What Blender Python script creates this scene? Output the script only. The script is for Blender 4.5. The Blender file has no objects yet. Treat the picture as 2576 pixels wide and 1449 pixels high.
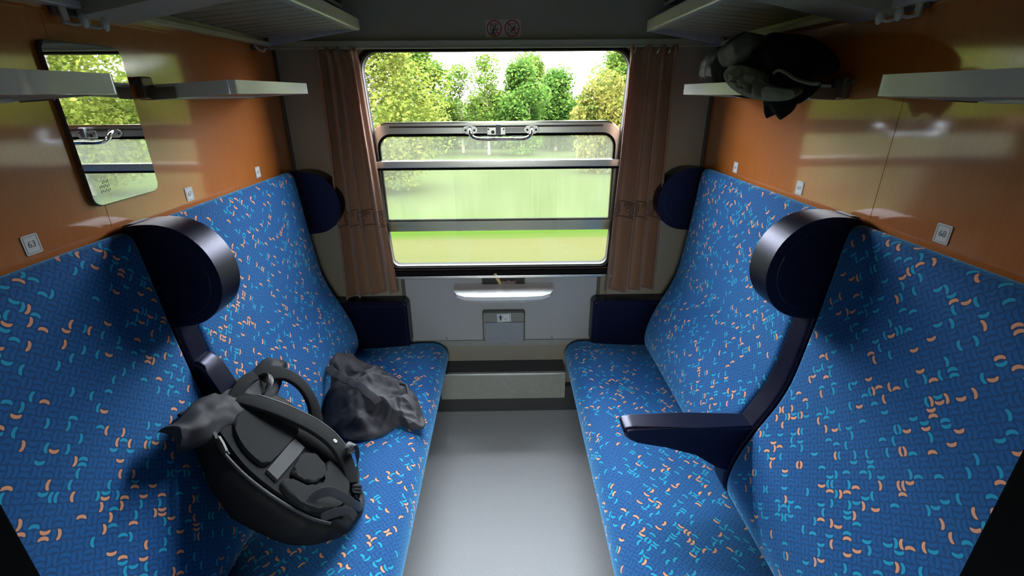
import bpy, bmesh, math, random
from mathutils import Vector, Matrix, noise
PI = math.pi
sc = bpy.context.scene
COL = sc.collection

# ------------------------------------------------------------------ camera
CX, CY, CZ = 0.0302, -2.2526, 1.66
PITCH, YAW, ROLL, FPX = 0.3903, 0.0113, -0.0081, 1191.3
fw = Vector((math.sin(YAW)*math.cos(PITCH), math.cos(YAW)*math.cos(PITCH), -math.sin(PITCH)))
rt = Vector((math.cos(YAW), -math.sin(YAW), 0)); up = rt.cross(fw)
c_, s_ = math.cos(ROLL), math.sin(ROLL)
rt2 = c_*rt + s_*up; up2 = -s_*rt + c_*up
cam = bpy.data.cameras.new('camera'); co = bpy.data.objects.new('camera', cam); COL.objects.link(co)
cam.sensor_width = 36; cam.sensor_fit = 'HORIZONTAL'; cam.lens = FPX*36/2576
cam.clip_start = 0.02; cam.clip_end = 600
M = Matrix(((rt2.x, up2.x, -fw.x, CX), (rt2.y, up2.y, -fw.y, CY), (rt2.z, up2.z, -fw.z, CZ), (0, 0, 0, 1)))
co.matrix_world = M
sc.camera = co

# ------------------------------------------------------------------ world, sun, exposure
SKY = 30.0
w = bpy.data.worlds.new('World'); sc.world = w; w.use_nodes = True
nt = w.node_tree; nt.nodes.clear()
bg = nt.nodes.new('ShaderNodeBackground'); out = nt.nodes.new('ShaderNodeOutputWorld')
tc = nt.nodes.new('ShaderNodeTexCoord'); sep = nt.nodes.new('ShaderNodeSeparateXYZ'); ramp = nt.nodes.new('ShaderNodeValToRGB')
mad = nt.nodes.new('ShaderNodeMath'); mad.operation = 'MULTIPLY_ADD'; mad.inputs[1].default_value = 0.5; mad.inputs[2].default_value = 0.5
nt.links.new(tc.outputs['Generated'], sep.inputs[0]); nt.links.new(sep.outputs['Z'], mad.inputs[0]); nt.links.new(mad.outputs[0], ramp.inputs[0])
e = ramp.color_ramp.elements
e[0].position = 0.49; e[0].color = (0.030, 0.040, 0.020, 1)      # distant land below the horizon
e[1].position = 0.50; e[1].color = (0.36, 0.37, 0.38, 1)
for p_, c_ in ((0.60, (0.66, 0.70, 0.75, 1)), (0.75, (1.05, 1.15, 1.28, 1)), (0.95, (1.35, 1.5, 1.7, 1))):
    x_ = e.new(p_); x_.color = c_
nt.links.new(ramp.outputs[0], bg.inputs[0]); bg.inputs[1].default_value = SKY
nt.links.new(bg.outputs[0], out.inputs[0])
sun = bpy.data.lights.new('sun', 'SUN'); sun.energy = 12.0; sun.angle = 0.02; sun.color = (1, 0.95, 0.84)
so = bpy.data.objects.new('sun', sun); COL.objects.link(so)
so.rotation_euler = (math.radians(27), math.radians(14), 0)
# a light portal in the window opening: guides sampling of the sky, gives no light of its own
pt = bpy.data.lights.new('window_portal', 'AREA'); pt.shape = 'RECTANGLE'; pt.size = 1.25; pt.size_y = 1.05
pt.cycles.is_portal = True
po = bpy.data.objects.new('window_portal', pt); COL.objects.link(po)
po.location = (0, 0.16, 1.34); po.rotation_euler = (math.radians(-90), 0, 0)
pt2 = bpy.data.lights.new('corridor_portal', 'AREA'); pt2.shape = 'RECTANGLE'; pt2.size = 0.76; pt2.size_y = 0.54
pt2.cycles.is_portal = True
po2 = bpy.data.objects.new('corridor_portal', pt2); COL.objects.link(po2)
po2.location = (0.0, -3.30, 1.47); po2.rotation_euler = (math.radians(90), 0, 0)
sc.view_settings.view_transform = 'Standard'; sc.view_settings.look = 'None'
sc.view_settings.gamma = 1; sc.view_settings.use_curve_mapping = False
sc.view_settings.exposure = 0.30
sc.cycles.max_bounces = 10; sc.cycles.diffuse_bounces = 6; sc.cycles.glossy_bounces = 5
sc.cycles.transparent_max_bounces = 12; sc.cycles.caustics_reflective = False; sc.cycles.caustics_refractive = False
sc.cycles.sample_clamp_indirect = 6.0
sc.cycles.use_denoising = True

# ------------------------------------------------------------------ materials
def newmat(name):
    m = bpy.data.materials.new(name); m.use_nodes = True
    n = m.node_tree; b = n.nodes['Principled BSDF']
    return m, n, b
def N(n, t, **kw):
    x = n.nodes.new(t)
    for k, v in kw.items(): setattr(x, k, v)
    return x
def math_(n, op, a, b=None, c=None):
    x = n.nodes.new('ShaderNodeMath'); x.operation = op
    for i, v in enumerate((a, b, c)):
        if v is None: continue
        if isinstance(v, (int, float)): x.inputs[i].default_value = v
        else: n.links.new(v, x.inputs[i])
    return x.outputs[0]
def mixc(n, f, a, b):
    x = n.nodes.new('ShaderNodeMix'); x.data_type = 'RGBA'
    for s, v in ((0, f), (6, a), (7, b)):
        if isinstance(v, (int, float)): x.inputs[s].default_value = v
        elif isinstance(v, tuple): x.inputs[s].default_value = v if len(v) == 4 else v+(1,)
        else: n.links.new(v, x.inputs[s])
    return x.outputs[2]
def simple(name, col, rough=0.6, metal=0.0, var=0.06, scale=40.0, bump=0.0, spec=0.5, coat=0.0, sheen=0.0):
    m, n, b = newmat(name)
    t = N(n, 'ShaderNodeTexCoord'); nz = N(n, 'ShaderNodeTexNoise'); nz.inputs['Scale'].default_value = scale
    nz.inputs['Detail'].default_value = 4
    n.links.new(t.outputs['Object'], nz.inputs['Vector'])
    lo = tuple(max(0, c*(1-var*2.5)) for c in col)+(1,); hi = tuple(min(1, c*(1+var*2.5)) for c in col)+(1,)
    n.links.new(mixc(n, nz.outputs['Fac'], lo, hi), b.inputs['Base Color'])
    b.inputs['Roughness'].default_value = rough; b.inputs['Metallic'].default_value = metal
    b.inputs['Specular IOR Level'].default_value = spec
    b.inputs['Coat Weight'].default_value = coat; b.inputs['Sheen Weight'].default_value = sheen
    if bump:
        bp = N(n, 'ShaderNodeBump'); bp.inputs['Strength'].default_value = bump; bp.inputs['Distance'].default_value = 0.002
        n.links.new(nz.outputs['Fac'], bp.inputs['Height']); n.links.new(bp.outputs[0], b.inputs['Normal'])
    return m

# upholstery: basket weave of little curved beans (UV in metres)
def fabric():
    m, n, b = newmat('seat_upholstery')
    uv = N(n, 'ShaderNodeUVMap'); uv.uv_map = 'UVMap'
    s = N(n, 'ShaderNodeSeparateXYZ'); n.links.new(uv.outputs[0], s.inputs[0])
    C = 0.0225
    k_ = 0.70711/C                                          # the weave runs diagonally
    u = math_(n, 'MULTIPLY', math_(n, 'ADD', s.outputs[0], s.outputs[1]), k_); v = math_(n, 'MULTIPLY', math_(n, 'SUBTRACT', s.outputs[1], s.outputs[0]), k_)
    iu = math_(n, 'FLOOR', u); iv = math_(n, 'FLOOR', v)
    fu = math_(n, 'FRACT', u); fv = math_(n, 'FRACT', v)
    par = math_(n, 'FRACT', math_(n, 'MULTIPLY', math_(n, 'ADD', iu, iv), 0.5))
    par = math_(n, 'GREATER_THAN', par, 0.25)
    # a along the bean, q across (swap by parity)
    inv = math_(n, 'SUBTRACT', 1.0, par)
    a = math_(n, 'ADD', math_(n, 'MULTIPLY', fu, inv), math_(n, 'MULTIPLY', fv, par))
    q = math_(n, 'ADD', math_(n, 'MULTIPLY', fv, inv), math_(n, 'MULTIPLY', fu, par))
    q2 = math_(n, 'MULTIPLY', q, 2.0); half = math_(n, 'FLOOR', q2); ql = math_(n, 'SUBTRACT', math_(n, 'FRACT', q2), 0.5)
    qd = math_(n, 'MULTIPLY', ql, 0.5)
    ad = math_(n, 'SUBTRACT', a, 0.5)
    def rnd(off):
        cx = N(n, 'ShaderNodeCombineXYZ'); n.links.new(iu, cx.inputs[0]); n.links.new(iv, cx.inputs[1])
        n.links.new(math_(n, 'ADD', half, off), cx.inputs[2])
        wn = N(n, 'ShaderNodeTexWhiteNoise'); wn.noise_dimensions = '3D'; n.links.new(cx.outputs[0], wn.inputs['Vector'])
        return wn.outputs['Value']
    r1, r2 = rnd(0.31), rnd(7.77)
    sg = math_(n, 'SUBTRACT', math_(n, 'MULTIPLY', math_(n, 'GREATER_THAN', r2, 0.5), 2.0), 1.0)
    # parabola-shaped bean centre line
    curve = math_(n, 'MULTIPLY', sg, math_(n, 'SUBTRACT', math_(n, 'MULTIPLY', math_(n, 'MULTIPLY', ad, ad), 0.75), 0.055))
    dq = math_(n, 'ABSOLUTE', math_(n, 'SUBTRACT', qd, curve))
    da = math_(n, 'MAXIMUM', math_(n, 'SUBTRACT', math_(n, 'ABSOLUTE', ad), 0.31), 0.0)
    dist = math_(n, 'SQRT', math_(n, 'ADD', math_(n, 'MULTIPLY', dq, dq), math_(n, 'MULTIPLY', da, da)))
    def mr(v, lo, hi):
        x = N(n, 'ShaderNodeMapRange'); x.clamp = True
        n.links.new(v, x.inputs[0]); x.inputs[1].default_value = lo; x.inputs[2].default_value = hi
        x.inputs[3].default_value = 1; x.inputs[4].default_value = 0
        return x.outputs[0]
    bean = mr(dist, 0.130, 0.170); rim = mr(dist, 0.16, 0.25)
    org = math_(n, 'LESS_THAN', r1, 0.082); teal = math_(n, 'MULTIPLY', math_(n, 'GREATER_THAN', r1, 0.082), math_(n, 'LESS_THAN', r1, 0.215))
    tw = N(n, 'ShaderNodeTexNoise'); tw.inputs['Scale'].default_value = 900; n.links.new(uv.outputs[0], tw.inputs['Vector'])
    base = mixc(n, tw.outputs['Fac'], (0.0026, 0.036, 0.135), (0.0056, 0.067, 0.228))
    bl = mixc(n, bean, base, (0.006, 0.088, 0.290))
    bl = mixc(n, math_(n, 'MULTIPLY', org, rim), bl, (0.012, 0.018, 0.05))
    bl = mixc(n, math_(n, 'MULTIPLY', teal, bean), bl, (0.008, 0.34, 0.54))
    bl = mixc(n, math_(n, 'MULTIPLY', org, bean), bl, (0.86, 0.36, 0.17))
    n.links.new(bl, b.inputs['Base Color'])
    b.inputs['Roughness'].default_value = 0.85; b.inputs['Sheen Weight'].default_value = 0.75
    b.inputs['Sheen Roughness'].default_value = 0.5; b.inputs['Sheen Tint'].default_value = (0.22, 0.60, 1, 1)
    b.inputs['Specular IOR Level'].default_value = 0.25
    bp = N(n, 'ShaderNodeBump'); bp.inputs['Strength'].default_value = 0.2; bp.inputs['Distance'].default_value = 0.0015
    n.links.new(mr(dist, 0.10, 0.25), bp.inputs['Height']); n.links.new(bp.outputs[0], b.inputs['Normal'])
    return m
FABRIC = fabric()

def wood():
    m, n, b = newmat('lacquered_veneer')
    t = N(n, 'ShaderNodeTexCoord'); mp = N(n, 'ShaderNodeMapping'); mp.inputs['Scale'].default_value = (60, 60, 1.6)
    n.links.new(t.outputs['Object'], mp.inputs['Vector'])
    nz = N(n, 'ShaderNodeTexNoise'); nz.inputs['Scale'].default_value = 3; nz.inputs['Detail'].default_value = 5
    n.links.new(mp.outputs[0], nz.inputs['Vector'])
    n2 = N(n, 'ShaderNodeTexNoise'); n2.inputs['Scale'].default_value = 1.3; n.links.new(t.outputs['Object'], n2.inputs['Vector'])
    c = mixc(n, nz.outputs['Fac'], (0.42, 0.108, 0.004), (0.60, 0.175, 0.009))
    c = mixc(n, math_(n, 'MULTIPLY', n2.outputs['Fac'], 0.35), c, (0.46, 0.115, 0.005))
    n.links.new(c, b.inputs['Base Color'])
    b.inputs['Roughness'].default_value = 0.45
    b.inputs['Coat Weight'].default_value = 1.0; b.inputs['Coat Roughness'].default_value = 0.085; b.inputs['Coat IOR'].default_value = 2.0
    return m
WOOD = wood()
PANEL = simple('painted_wall_panel', (0.30, 0.265, 0.20), 0.55, var=0.03, scale=300)
PANEL_UP = simple('painted_upper_panel', (0.27, 0.26, 0.225), 0.5, var=0.03, scale=250)
CEIL = simple('ceiling_paint', (0.45, 0.44, 0.40), 0.6)
LINO = simple('grey_linoleum', (0.60, 0.60, 0.595), 0.45, var=0.10, scale=220, bump=0.08)
LINO_D = simple('dark_rubber_cover', (0.055, 0.054, 0.054), 0.6, var=0.1, scale=200)
LEATHER = simple('navy_leatherette', (0.0024, 0.0028, 0.013), 0.36, var=0.08, scale=500, bump=0.12, spec=0.4)
LEATHER.node_tree.nodes['Principled BSDF'].inputs['Specular Tint'].default_value = (0.68, 0.66, 1.0, 1)
LEATHER2 = simple('navy_leatherette_seam', (0.006, 0.006, 0.03), 0.5)
BLACK = simple('black_rubber', (0.010, 0.009, 0.010), 0.9, spec=0.08)
JAMB = simple('black_door_seal', (0.003, 0.003, 0.0035), 0.9, spec=0.05)
ALU = simple('brushed_aluminium', (0.62, 0.62, 0.60), 0.30, metal=1.0, var=0.03, scale=80)
CHROME = simple('polished_chrome', (0.82, 0.82, 0.82), 0.10, metal=1.0, var=0.01)
RACK = simple('rack_enamel', (0.40, 0.40, 0.33), 0.35, var=0.03, scale=60)
RACKL = simple('rack_light_enamel', (0.62, 0.62, 0.52), 0.25, var=0.02, scale=60)
SHELFM = simple('shelf_white_enamel', (0.70, 0.71, 0.66), 0.22, var=0.02, scale=60, coat=0.4)
SLAT = simple('rack_slat_enamel', (0.30, 0.295, 0.235), 0.45, var=0.04, scale=90)
MIRROR = simple('mirror_silvering', (0.88, 0.92, 0.86), 0.012, metal=1.0, var=0.0)
MIRROR_E = simple('mirror_edge', (0.10, 0.07, 0.06), 0.4)
WHITE = simple('white_plastic', (0.90, 0.89, 0.87), 0.28, var=0.01)
STICK = simple('sticker_white', (0.74, 0.76, 0.74), 0.4, var=0.01)
INK = simple('black_ink', (0.02, 0.02, 0.025), 0.6)
GREYINK = simple('grey_ink', (0.16, 0.17, 0.19), 0.6)
REDINK = simple('red_ink', (0.42, 0.02, 0.03), 0.5)
BIN = simple('bin_grey_lid', (0.22, 0.225, 0.195), 0.45, var=0.03)
BINF = simple('bin_grey_flap', (0.27, 0.29, 0.31), 0.4, var=0.03)
SLOT = simple('dark_tray', (0.05, 0.052, 0.046), 0.5)
BIRCH = simple('birch_wood', (0.70, 0.50, 0.24), 0.6, var=0.05)
PAPER = simple('printed_paper', (0.50, 0.38, 0.36), 0.7, var=0.25, scale=300)
BP_N = simple('backpack_nylon', (0.009, 0.009, 0.010), 0.62, var=0.15, scale=60, bump=0.3, spec=0.18)
BP_F = simple('backpack_padding', (0.009, 0.009, 0.010), 0.8, var=0.12, scale=800, bump=0.3, spec=0.15)
BP_M = simple('backpack_mesh_panel', (0.018, 0.018, 0.019), 0.9, var=0.2, scale=900, bump=0.5, spec=0.2)
BP_G = simple('backpack_grey_band', (0.026, 0.026, 0.030), 0.75, var=0.05, scale=600)
BP_S = simple('backpack_webbing', (0.028, 0.028, 0.031), 0.5, var=0.1, scale=700, bump=0.3)
BP_P = simple('black_buckle_plastic', (0.012, 0.012, 0.013), 0.45)
PRINT = simple('white_print', (0.65, 0.65, 0.66), 0.5)
JACK = simple('jacket_nylon', (0.034, 0.031, 0.036), 0.62, var=0.05, scale=12, spec=0.35)
COATB = simple('coat_black_shell', (0.005, 0.005, 0.006), 0.9, var=0.1, spec=0.08)
COATG = simple('coat_grey_lining', (0.085, 0.092, 0.062), 0.75, var=0.15, scale=25)
COATS = simple('coat_slate_nylon', (0.045, 0.043, 0.052), 0.5, var=0.1, scale=25)
BASE = simple('seat_base_steel', (0.045, 0.045, 0.045), 0.5)
GLASSD = simple('dark_glass_cover', (0.03, 0.04, 0.035), 0.08)

def pane_mat(name, dirt, tint):
    m = bpy.data.materials.new(name); m.use_nodes = True; n = m.node_tree; n.nodes.clear()
    o = N(n, 'ShaderNodeOutputMaterial'); tr = N(n, 'ShaderNodeBsdfTransparent'); tr.inputs[0].default_value = tint+(1,)
    gl = N(n, 'ShaderNodeBsdfGlossy'); gl.inputs['Roughness'].default_value = 0.02
    fr = N(n, 'ShaderNodeFresnel'); fr.inputs[0].default_value = 1.5
    mx = N(n, 'ShaderNodeMixShader'); n.links.new(fr.outputs[0], mx.inputs[0]); n.links.new(tr.outputs[0], mx.inputs[1]); n.links.new(gl.outputs[0], mx.inputs[2])
    tl = N(n, 'ShaderNodeBsdfTranslucent'); tl.inputs[0].default_value = (0.80, 0.81, 0.60, 1)
    t = N(n, 'ShaderNodeTexCoord')
    mp = N(n, 'ShaderNodeMapping'); mp.inputs['Scale'].default_value = (70, 1, 2.2); n.links.new(t.outputs['Object'], mp.inputs['Vector'])
    n1 = N(n, 'ShaderNodeTexNoise'); n1.inputs['Scale'].default_value = 1.5; n1.inputs['Detail'].default_value = 6; n.links.new(mp.outputs[0], n1.inputs['Vector'])
    n2 = N(n, 'ShaderNodeTexNoise'); n2.inputs['Scale'].default_value = 4.0; n2.inputs['Detail'].default_value = 3; n.links.new(t.outputs['Object'], n2.inputs['Vector'])
    f = math_(n, 'MULTIPLY', math_(n, 'ADD', math_(n, 'MULTIPLY', n1.outputs['Fac'], 0.8), math_(n, 'MULTIPLY', n2.outputs['Fac'], 1.0)), dirt)
    m2 = N(n, 'ShaderNodeMixShader'); n.links.new(f, m2.inputs[0]); n.links.new(mx.outputs[0], m2.inputs[1]); n.links.new(tl.outputs[0], m2.inputs[2])
    n.links.new(m2.outputs[0], o.inputs[0])
    return m
PANE_SASH = pane_mat('dusty_sash_glass', 0.030, (0.95, 0.955, 0.92))
PANE_FIX = pane_mat('fixed_glass', 0.004, (0.955, 0.965, 0.93))

def curtain_mat():
    m, n, b = newmat('brown_curtain_cloth')
    uv = N(n, 'ShaderNodeUVMap'); uv.uv_map = 'UVMap'
    s = N(n, 'ShaderNodeSeparateXYZ'); n.links.new(uv.outputs[0], s.inputs[0])
    U, V = s.outputs[0], s.outputs[1]                      # metres along the cloth, height above the hem
    wv = N(n, 'ShaderNodeTexNoise'); wv.inputs['Scale'].default_value = 500; n.links.new(uv.outputs[0], wv.inputs['Vector'])
    base = mixc(n, wv.outputs['Fac'], (0.26, 0.133, 0.072), (0.38, 0.200, 0.112))
    def line(x, c0, h):
        return math_(n, 'LESS_THAN', math_(n, 'ABSOLUTE', math_(n, 'SUBTRACT', x, c0)), h)
    vb = math_(n, 'SUBTRACT', V, 0.402)                    # band centre
    mask = line(vb, 0.036, 0.0022)
    mask = math_(n, 'MAXIMUM', mask, line(vb, -0.036, 0.0022))
    # nested rounded hooks
    P = 0.085
    fu = math_(n, 'MULTIPLY', math_(n, 'SUBTRACT', math_(n, 'FRACT', math_(n, 'DIVIDE', U, P)), 0.5), P)
    for r in (0.027, 0.019, 0.0105):
        ax = math_(n, 'MAXIMUM', math_(n, 'SUBTRACT', math_(n, 'ABSOLUTE', fu), max(0.0, 0.036-(0.030-r)-0.014)), 0.0)
        ay = math_(n, 'MAXIMUM', math_(n, 'SUBTRACT', math_(n, 'ABSOLUTE', vb), max(0.0, r-0.014)), 0.0)
        d = math_(n, 'SQRT', math_(n, 'ADD', math_(n, 'MULTIPLY', ax, ax), math_(n, 'MULTIPLY', ay, ay)))
        ring = line(d, min(0.014, r), 0.0020)
        cut = math_(n, 'LESS_THAN', math_(n, 'SUBTRACT', fu, math_(n, 'MULTIPLY', vb, 1.0)), 0.022 if r > 0.02 else 0.013)
        mask = math_(n, 'MAXIMUM', mask, math_(n, 'MULTIPLY', ring, cut))
    c = mixc(n, math_(n, 'MULTIPLY', mask, 0.95), base, (0.035, 0.012, 0.008))
    n.links.new(c, b.inputs['Base Color']); b.inputs['Roughness'].default_value = 0.7; b.inputs['Sheen Weight'].default_value = 0.3
    tl = N(n, 'ShaderNodeBsdfTranslucent'); n.links.new(mixc(n, 0.6, c, (0.80, 0.22, 0.06)), tl.inputs[0])
    mx = N(n, 'ShaderNodeMixShader'); mx.inputs[0].default_value = 0.10
    o = n.nodes['Material Output']
    n.links.new(b.outputs[0], mx.inputs[1]); n.links.new(tl.outputs[0], mx.inputs[2]); n.links.new(mx.outputs[0], o.inputs[0])
    return m
CURTAIN = curtain_mat()

def leaf_mat(name, a, bcol, cc):
    m, n, b = newmat(name)
    g = N(n, 'ShaderNodeObjectInfo'); t = N(n, 'ShaderNodeTexCoord')
    nz = N(n, 'ShaderNodeTexNoise'); nz.inputs['Scale'].default_value = 1.2; nz.inputs['Detail'].default_value = 5; n.links.new(t.outputs['Object'], nz.inputs['Vector'])
    rp = N(n, 'ShaderNodeValToRGB'); rp.color_ramp.elements[0].position = 0.3; rp.color_ramp.elements[1].position = 0.72
    rp.color_ramp.elements[0].color = a+(1,); rp.color_ramp.elements[1].color = cc+(1,)
    e = rp.color_ramp.elements.new(0.5); e.color = bcol+(1,)
    n.links.new(nz.outputs['Fac'], rp.inputs[0]); n.links.new(rp.outputs[0], b.inputs['Base Color'])
    b.inputs['Roughness'].default_value = 0.8; b.inputs['Specular IOR Level'].default_value = 0.05
    tl = N(n, 'ShaderNodeBsdfTranslucent'); n.links.new(rp.outputs[0], tl.inputs[0])
    mx = N(n, 'ShaderNodeMixShader'); mx.inputs[0].default_value = 0.4; o = n.nodes['Material Output']
    n.links.new(b.outputs[0], mx.inputs[1]); n.links.new(tl.outputs[0], mx.inputs[2]); n.links.new(mx.outputs[0], o.inputs[0])
    return m
LEAF_A = leaf_mat('leaf_fresh_green', (0.0140, 0.0367, 0.0040), (0.0460, 0.0734, 0.0100), (0.0780, 0.0972, 0.0170))
LEAF_B = leaf_mat('leaf_yellow_green', (0.0240, 0.0389, 0.0040), (0.0540, 0.0648, 0.0090), (0.0820, 0.0842, 0.0140))
LEAF_C = leaf_mat('leaf_mid_green', (0.0120, 0.0367, 0.0050), (0.0340, 0.0670, 0.0100), (0.0580, 0.0907, 0.0150))
LEAF_D = leaf_mat('leaf_blossom', (0.0300, 0.0432, 0.0070), (0.0680, 0.0670, 0.0120), (0.1080, 0.0929, 0.0200))
BARK = simple('bark', (0.12, 0.10, 0.08), 0.9, var=0.2, scale=8)
def ground_mat():
    m, n, b = newmat('meadow')
    t = N(n, 'ShaderNodeTexCoord'); mp = N(n, 'ShaderNodeMapping'); mp.inputs['Scale'].default_value = (0.10, 0.9, 0.9)
    n.links.new(t.outputs['Object'], mp.inputs['Vector'])
    nz = N(n, 'ShaderNodeTexNoise'); nz.inputs['Scale'].default_value = 1.0; nz.inputs['Detail'].default_value = 8; n.links.new(mp.outputs[0], nz.inputs['Vector'])
    s = N(n, 'ShaderNodeSeparateXYZ'); n.links.new(t.outputs['Object'], s.inputs[0])
    def ss(v, lo, hi):
        x = N(n, 'ShaderNodeMapRange'); x.interpolation_type = 'SMOOTHSTEP'; n.links.new(v, x.inputs[0]); x.inputs[1].default_value = lo; x.inputs[2].default_value = hi
        return x.outputs[0]
    wob = math_(n, 'ADD', s.outputs[1], math_(n, 'MULTIPLY', math_(n, 'SUBTRACT', nz.outputs['Fac'], 0.5), 2.5))
    verge = mixc(n, nz.outputs['Fac'], (0.0136, 0.0153, 0.0051), (0.0229, 0.0204, 0.0085))
    green = mixc(n, nz.outputs['Fac'], (0.0085, 0.0161, 0.0021), (0.0119, 0.0195, 0.0034))
    field = mixc(n, nz.outputs['Fac'], (0.0106, 0.0149, 0.0047), (0.0136, 0.0179, 0.0059))
    c = mixc(n, ss(wob, 7.6, 8.6), verge, green); c = mixc(n, ss(wob, 10.0, 13.0), c, field)
    n.links.new(c, b.inputs['Base Color']); b.inputs['Roughness'].default_value = 1.0; b.inputs['Specular IOR Level'].default_value = 0.0
    return m
MEADOW = ground_mat()

# ------------------------------------------------------------------ mesh helpers
def link(name, bm, mat, parent=None, smooth=30, mats=None):
    me = bpy.data.meshes.new(name); bm.normal_update(); bm.to_mesh(me); bm.free()
    for mm in (mats or [mat]): me.materials.append(mm)
    if smooth is not None:
        for p in me.polygons: p.use_smooth = True
        me.set_sharp_from_angle(angle=math.radians(smooth))
    o = bpy.data.objects.new(name, me); COL.objects.link(o)
    if parent is not None: o.parent = parent
    if smooth is not None and smooth < 80 and len(me.polygons) < 6000:
        wn = o.modifiers.new('weighted_normals', 'WEIGHTED_NORMAL'); wn.keep_sharp = True; wn.weight = 60
    return o
def struct(o): o['kind'] = 'structure'; return o
def tag(o, label, cat, group=None):
    o['label'] = label; o['category'] = cat
    if group: o['group'] = group
    return o
def thing(name, label, cat, loc=(0, 0, 0), group=None):
    o = bpy.data.objects.new(name, None); o.empty_display_size = 0.05; COL.objects.link(o); o.location = loc
    return tag(o, label, cat, group)
def box(bm, x0, x1, y0, y1, z0, z1, bev=0.0, seg=2):
    r = bmesh.ops.create_cube(bm, size=1.0)
    vs = r['verts']
    for v in vs:
        v.co = Vector(((x0+x1)/2+v.co.x*(x1-x0), (y0+y1)/2+v.co.y*(y1-y0), (z0+z1)/2+v.co.z*(z1-z0)))
    if bev:
        es = list({e for v in vs for e in v.link_edges})
        bmesh.ops.bevel(bm, geom=es, offset=bev, segments=seg, profile=0.5, affect='EDGES')
def prism(bm, pts, f, d0, d1, bev=0.0, seg=3):
    """closed outline pts (2-D) mapped to 3-D by f(p, d), extruded between depths d0 and d1"""
    a = [bm.verts.new(f(p, d0)) for p in pts]; b = [bm.verts.new(f(p, d1)) for p in pts]
    fa = bm.faces.new(a); fb = bm.faces.new(list(reversed(b)))
    n = len(pts)
    for i in range(n): bm.faces.new((a[(i+1) % n], a[i], b[i], b[(i+1) % n]))
    if bev:
        es = list(fa.edges)+list(fb.edges)
        bmesh.ops.bevel(bm, geom=es, offset=bev, segments=seg, profile=0.5, affect='EDGES')
    bmesh.ops.recalc_face_normals(bm, faces=bm.faces[:])
def rrect(x0, x1, y0, y1, r, seg=5, rs=None):
    rs = rs or (r, r, r, r); P = []
    for (cx, cy, a0, rr) in ((x1-rs[0], y1-rs[0], 0, rs[0]), (x0+rs[1], y1-rs[1], 90, rs[1]), (x0+rs[2], y0+rs[2], 180, rs[2]), (x1-rs[3], y0+rs[3], 270, rs[3])):
        for k in range(seg+1):
            a = math.radians(a0+90*k/seg); P.append((cx+rr*math.cos(a), cy+rr*math.sin(a)))
    return P
def catmull(P, n=8, closed=False):
    P = [Vector(p) for p in P]; out_ = []
    m = len(P); rng = range(m if closed else m-1)
    for i in rng:
        if closed: p0, p1, p2, p3 = P[i-1], P[i], P[(i+1) % m], P[(i+2) % m]
        else: p0, p1, p2, p3 = P[max(i-1, 0)], P[i], P[i+1], P[min(i+2, m-1)]
        for k in range(n):
            t = k/n
            out_.append(0.5*((2*p1)+(p2-p0)*t+(2*p0-5*p1+4*p2-p3)*t*t+(3*p1-p0-3*p2+p3)*t*t*t))
    if not closed: out_.append(P[-1])
    return out_
def tube(bm, path, r, seg=10, closed=False):
    """round tube along a list of points"""
    rings = []; n = len(path); upv = Vector((0.13, 0.21, 0.97))
    for i, p in enumerate(path):
        if closed: t = path[(i+1) % n]-path[i-1]
        else: t = path[min(i+1, n-1)]-path[max(i-1, 0)]
        t.normalize()
        if abs(t.dot(upv)) > 0.95: ref = Vector((1, 0, 0))
        else: ref = upv
        a = t.cross(ref).normalized(); b = t.cross(a).normalized()
        rr = r(i/(n-1)) if callable(r) else r
        rings.append([bm.verts.new(p+rr*(a*math.cos(2*PI*k/seg)+b*math.sin(2*PI*k/seg))) for k in range(seg)])
    for i in range(n if closed else n-1):
        A, B = rings[i], rings[(i+1) % n]
        for k in range(seg): bm.faces.new((A[k], A[(k+1) % seg], B[(k+1) % seg], B[k]))
    if not closed:
        bm.faces.new(list(reversed(rings[0]))); bm.faces.new(rings[-1])
    bmesh.ops.recalc_face_normals(bm, faces=bm.faces[:])
def ribbon(bm, path, norms, wd, th, taper=None, puff=0.0):
    """flat strap: path points, face normals, width, thickness"""
    rings = []; n = len(path)
    for i, p in enumerate(path):
        t = (path[min(i+1, n-1)]-path[max(i-1, 0)]).normalized()
        nn = norms[i] if isinstance(norms, list) else norms
        s = t.cross(nn).normalized(); nn = s.cross(t).normalized()
        W = wd*(taper(i/(n-1)) if taper else 1)/2; H = th/2
        pr = [(-1, -.5), (-.9, -1), (0, -1), (.9, -1), (1, -.5), (1, .5), (.88, 1), (.4, 1+puff), (0, 1+puff*1.2), (-.4, 1+puff), (-.88, 1), (-1, .5)]
        rings.append([bm.verts.new(p+s*a*W+nn*b*H) for a, b in pr])
    k_ = len(rings[0])
    for i in range(n-1):
        for k in range(k_): bm.faces.new((rings[i][k], rings[i][(k+1) % k_], rings[i+1][(k+1) % k_], rings[i+1][k]))
    bm.faces.new(list(reversed(rings[0]))); bm.faces.new(rings[-1])
    bmesh.ops.recalc_face_normals(bm, faces=bm.faces[:])
def cyl(bm, p0, p1, r, seg=16): tube(bm, [Vector(p0), Vector(p1)], r, seg)
def disc_poly(cx, cy, r, seg=32): return [(cx+r*math.cos(2*PI*k/seg), cy+r*math.sin(2*PI*k/seg)) for k in range(seg)]
XZ = lambda p, d: Vector((p[0], d, p[1]))               # outline in the window wall plane, depth = y
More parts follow.
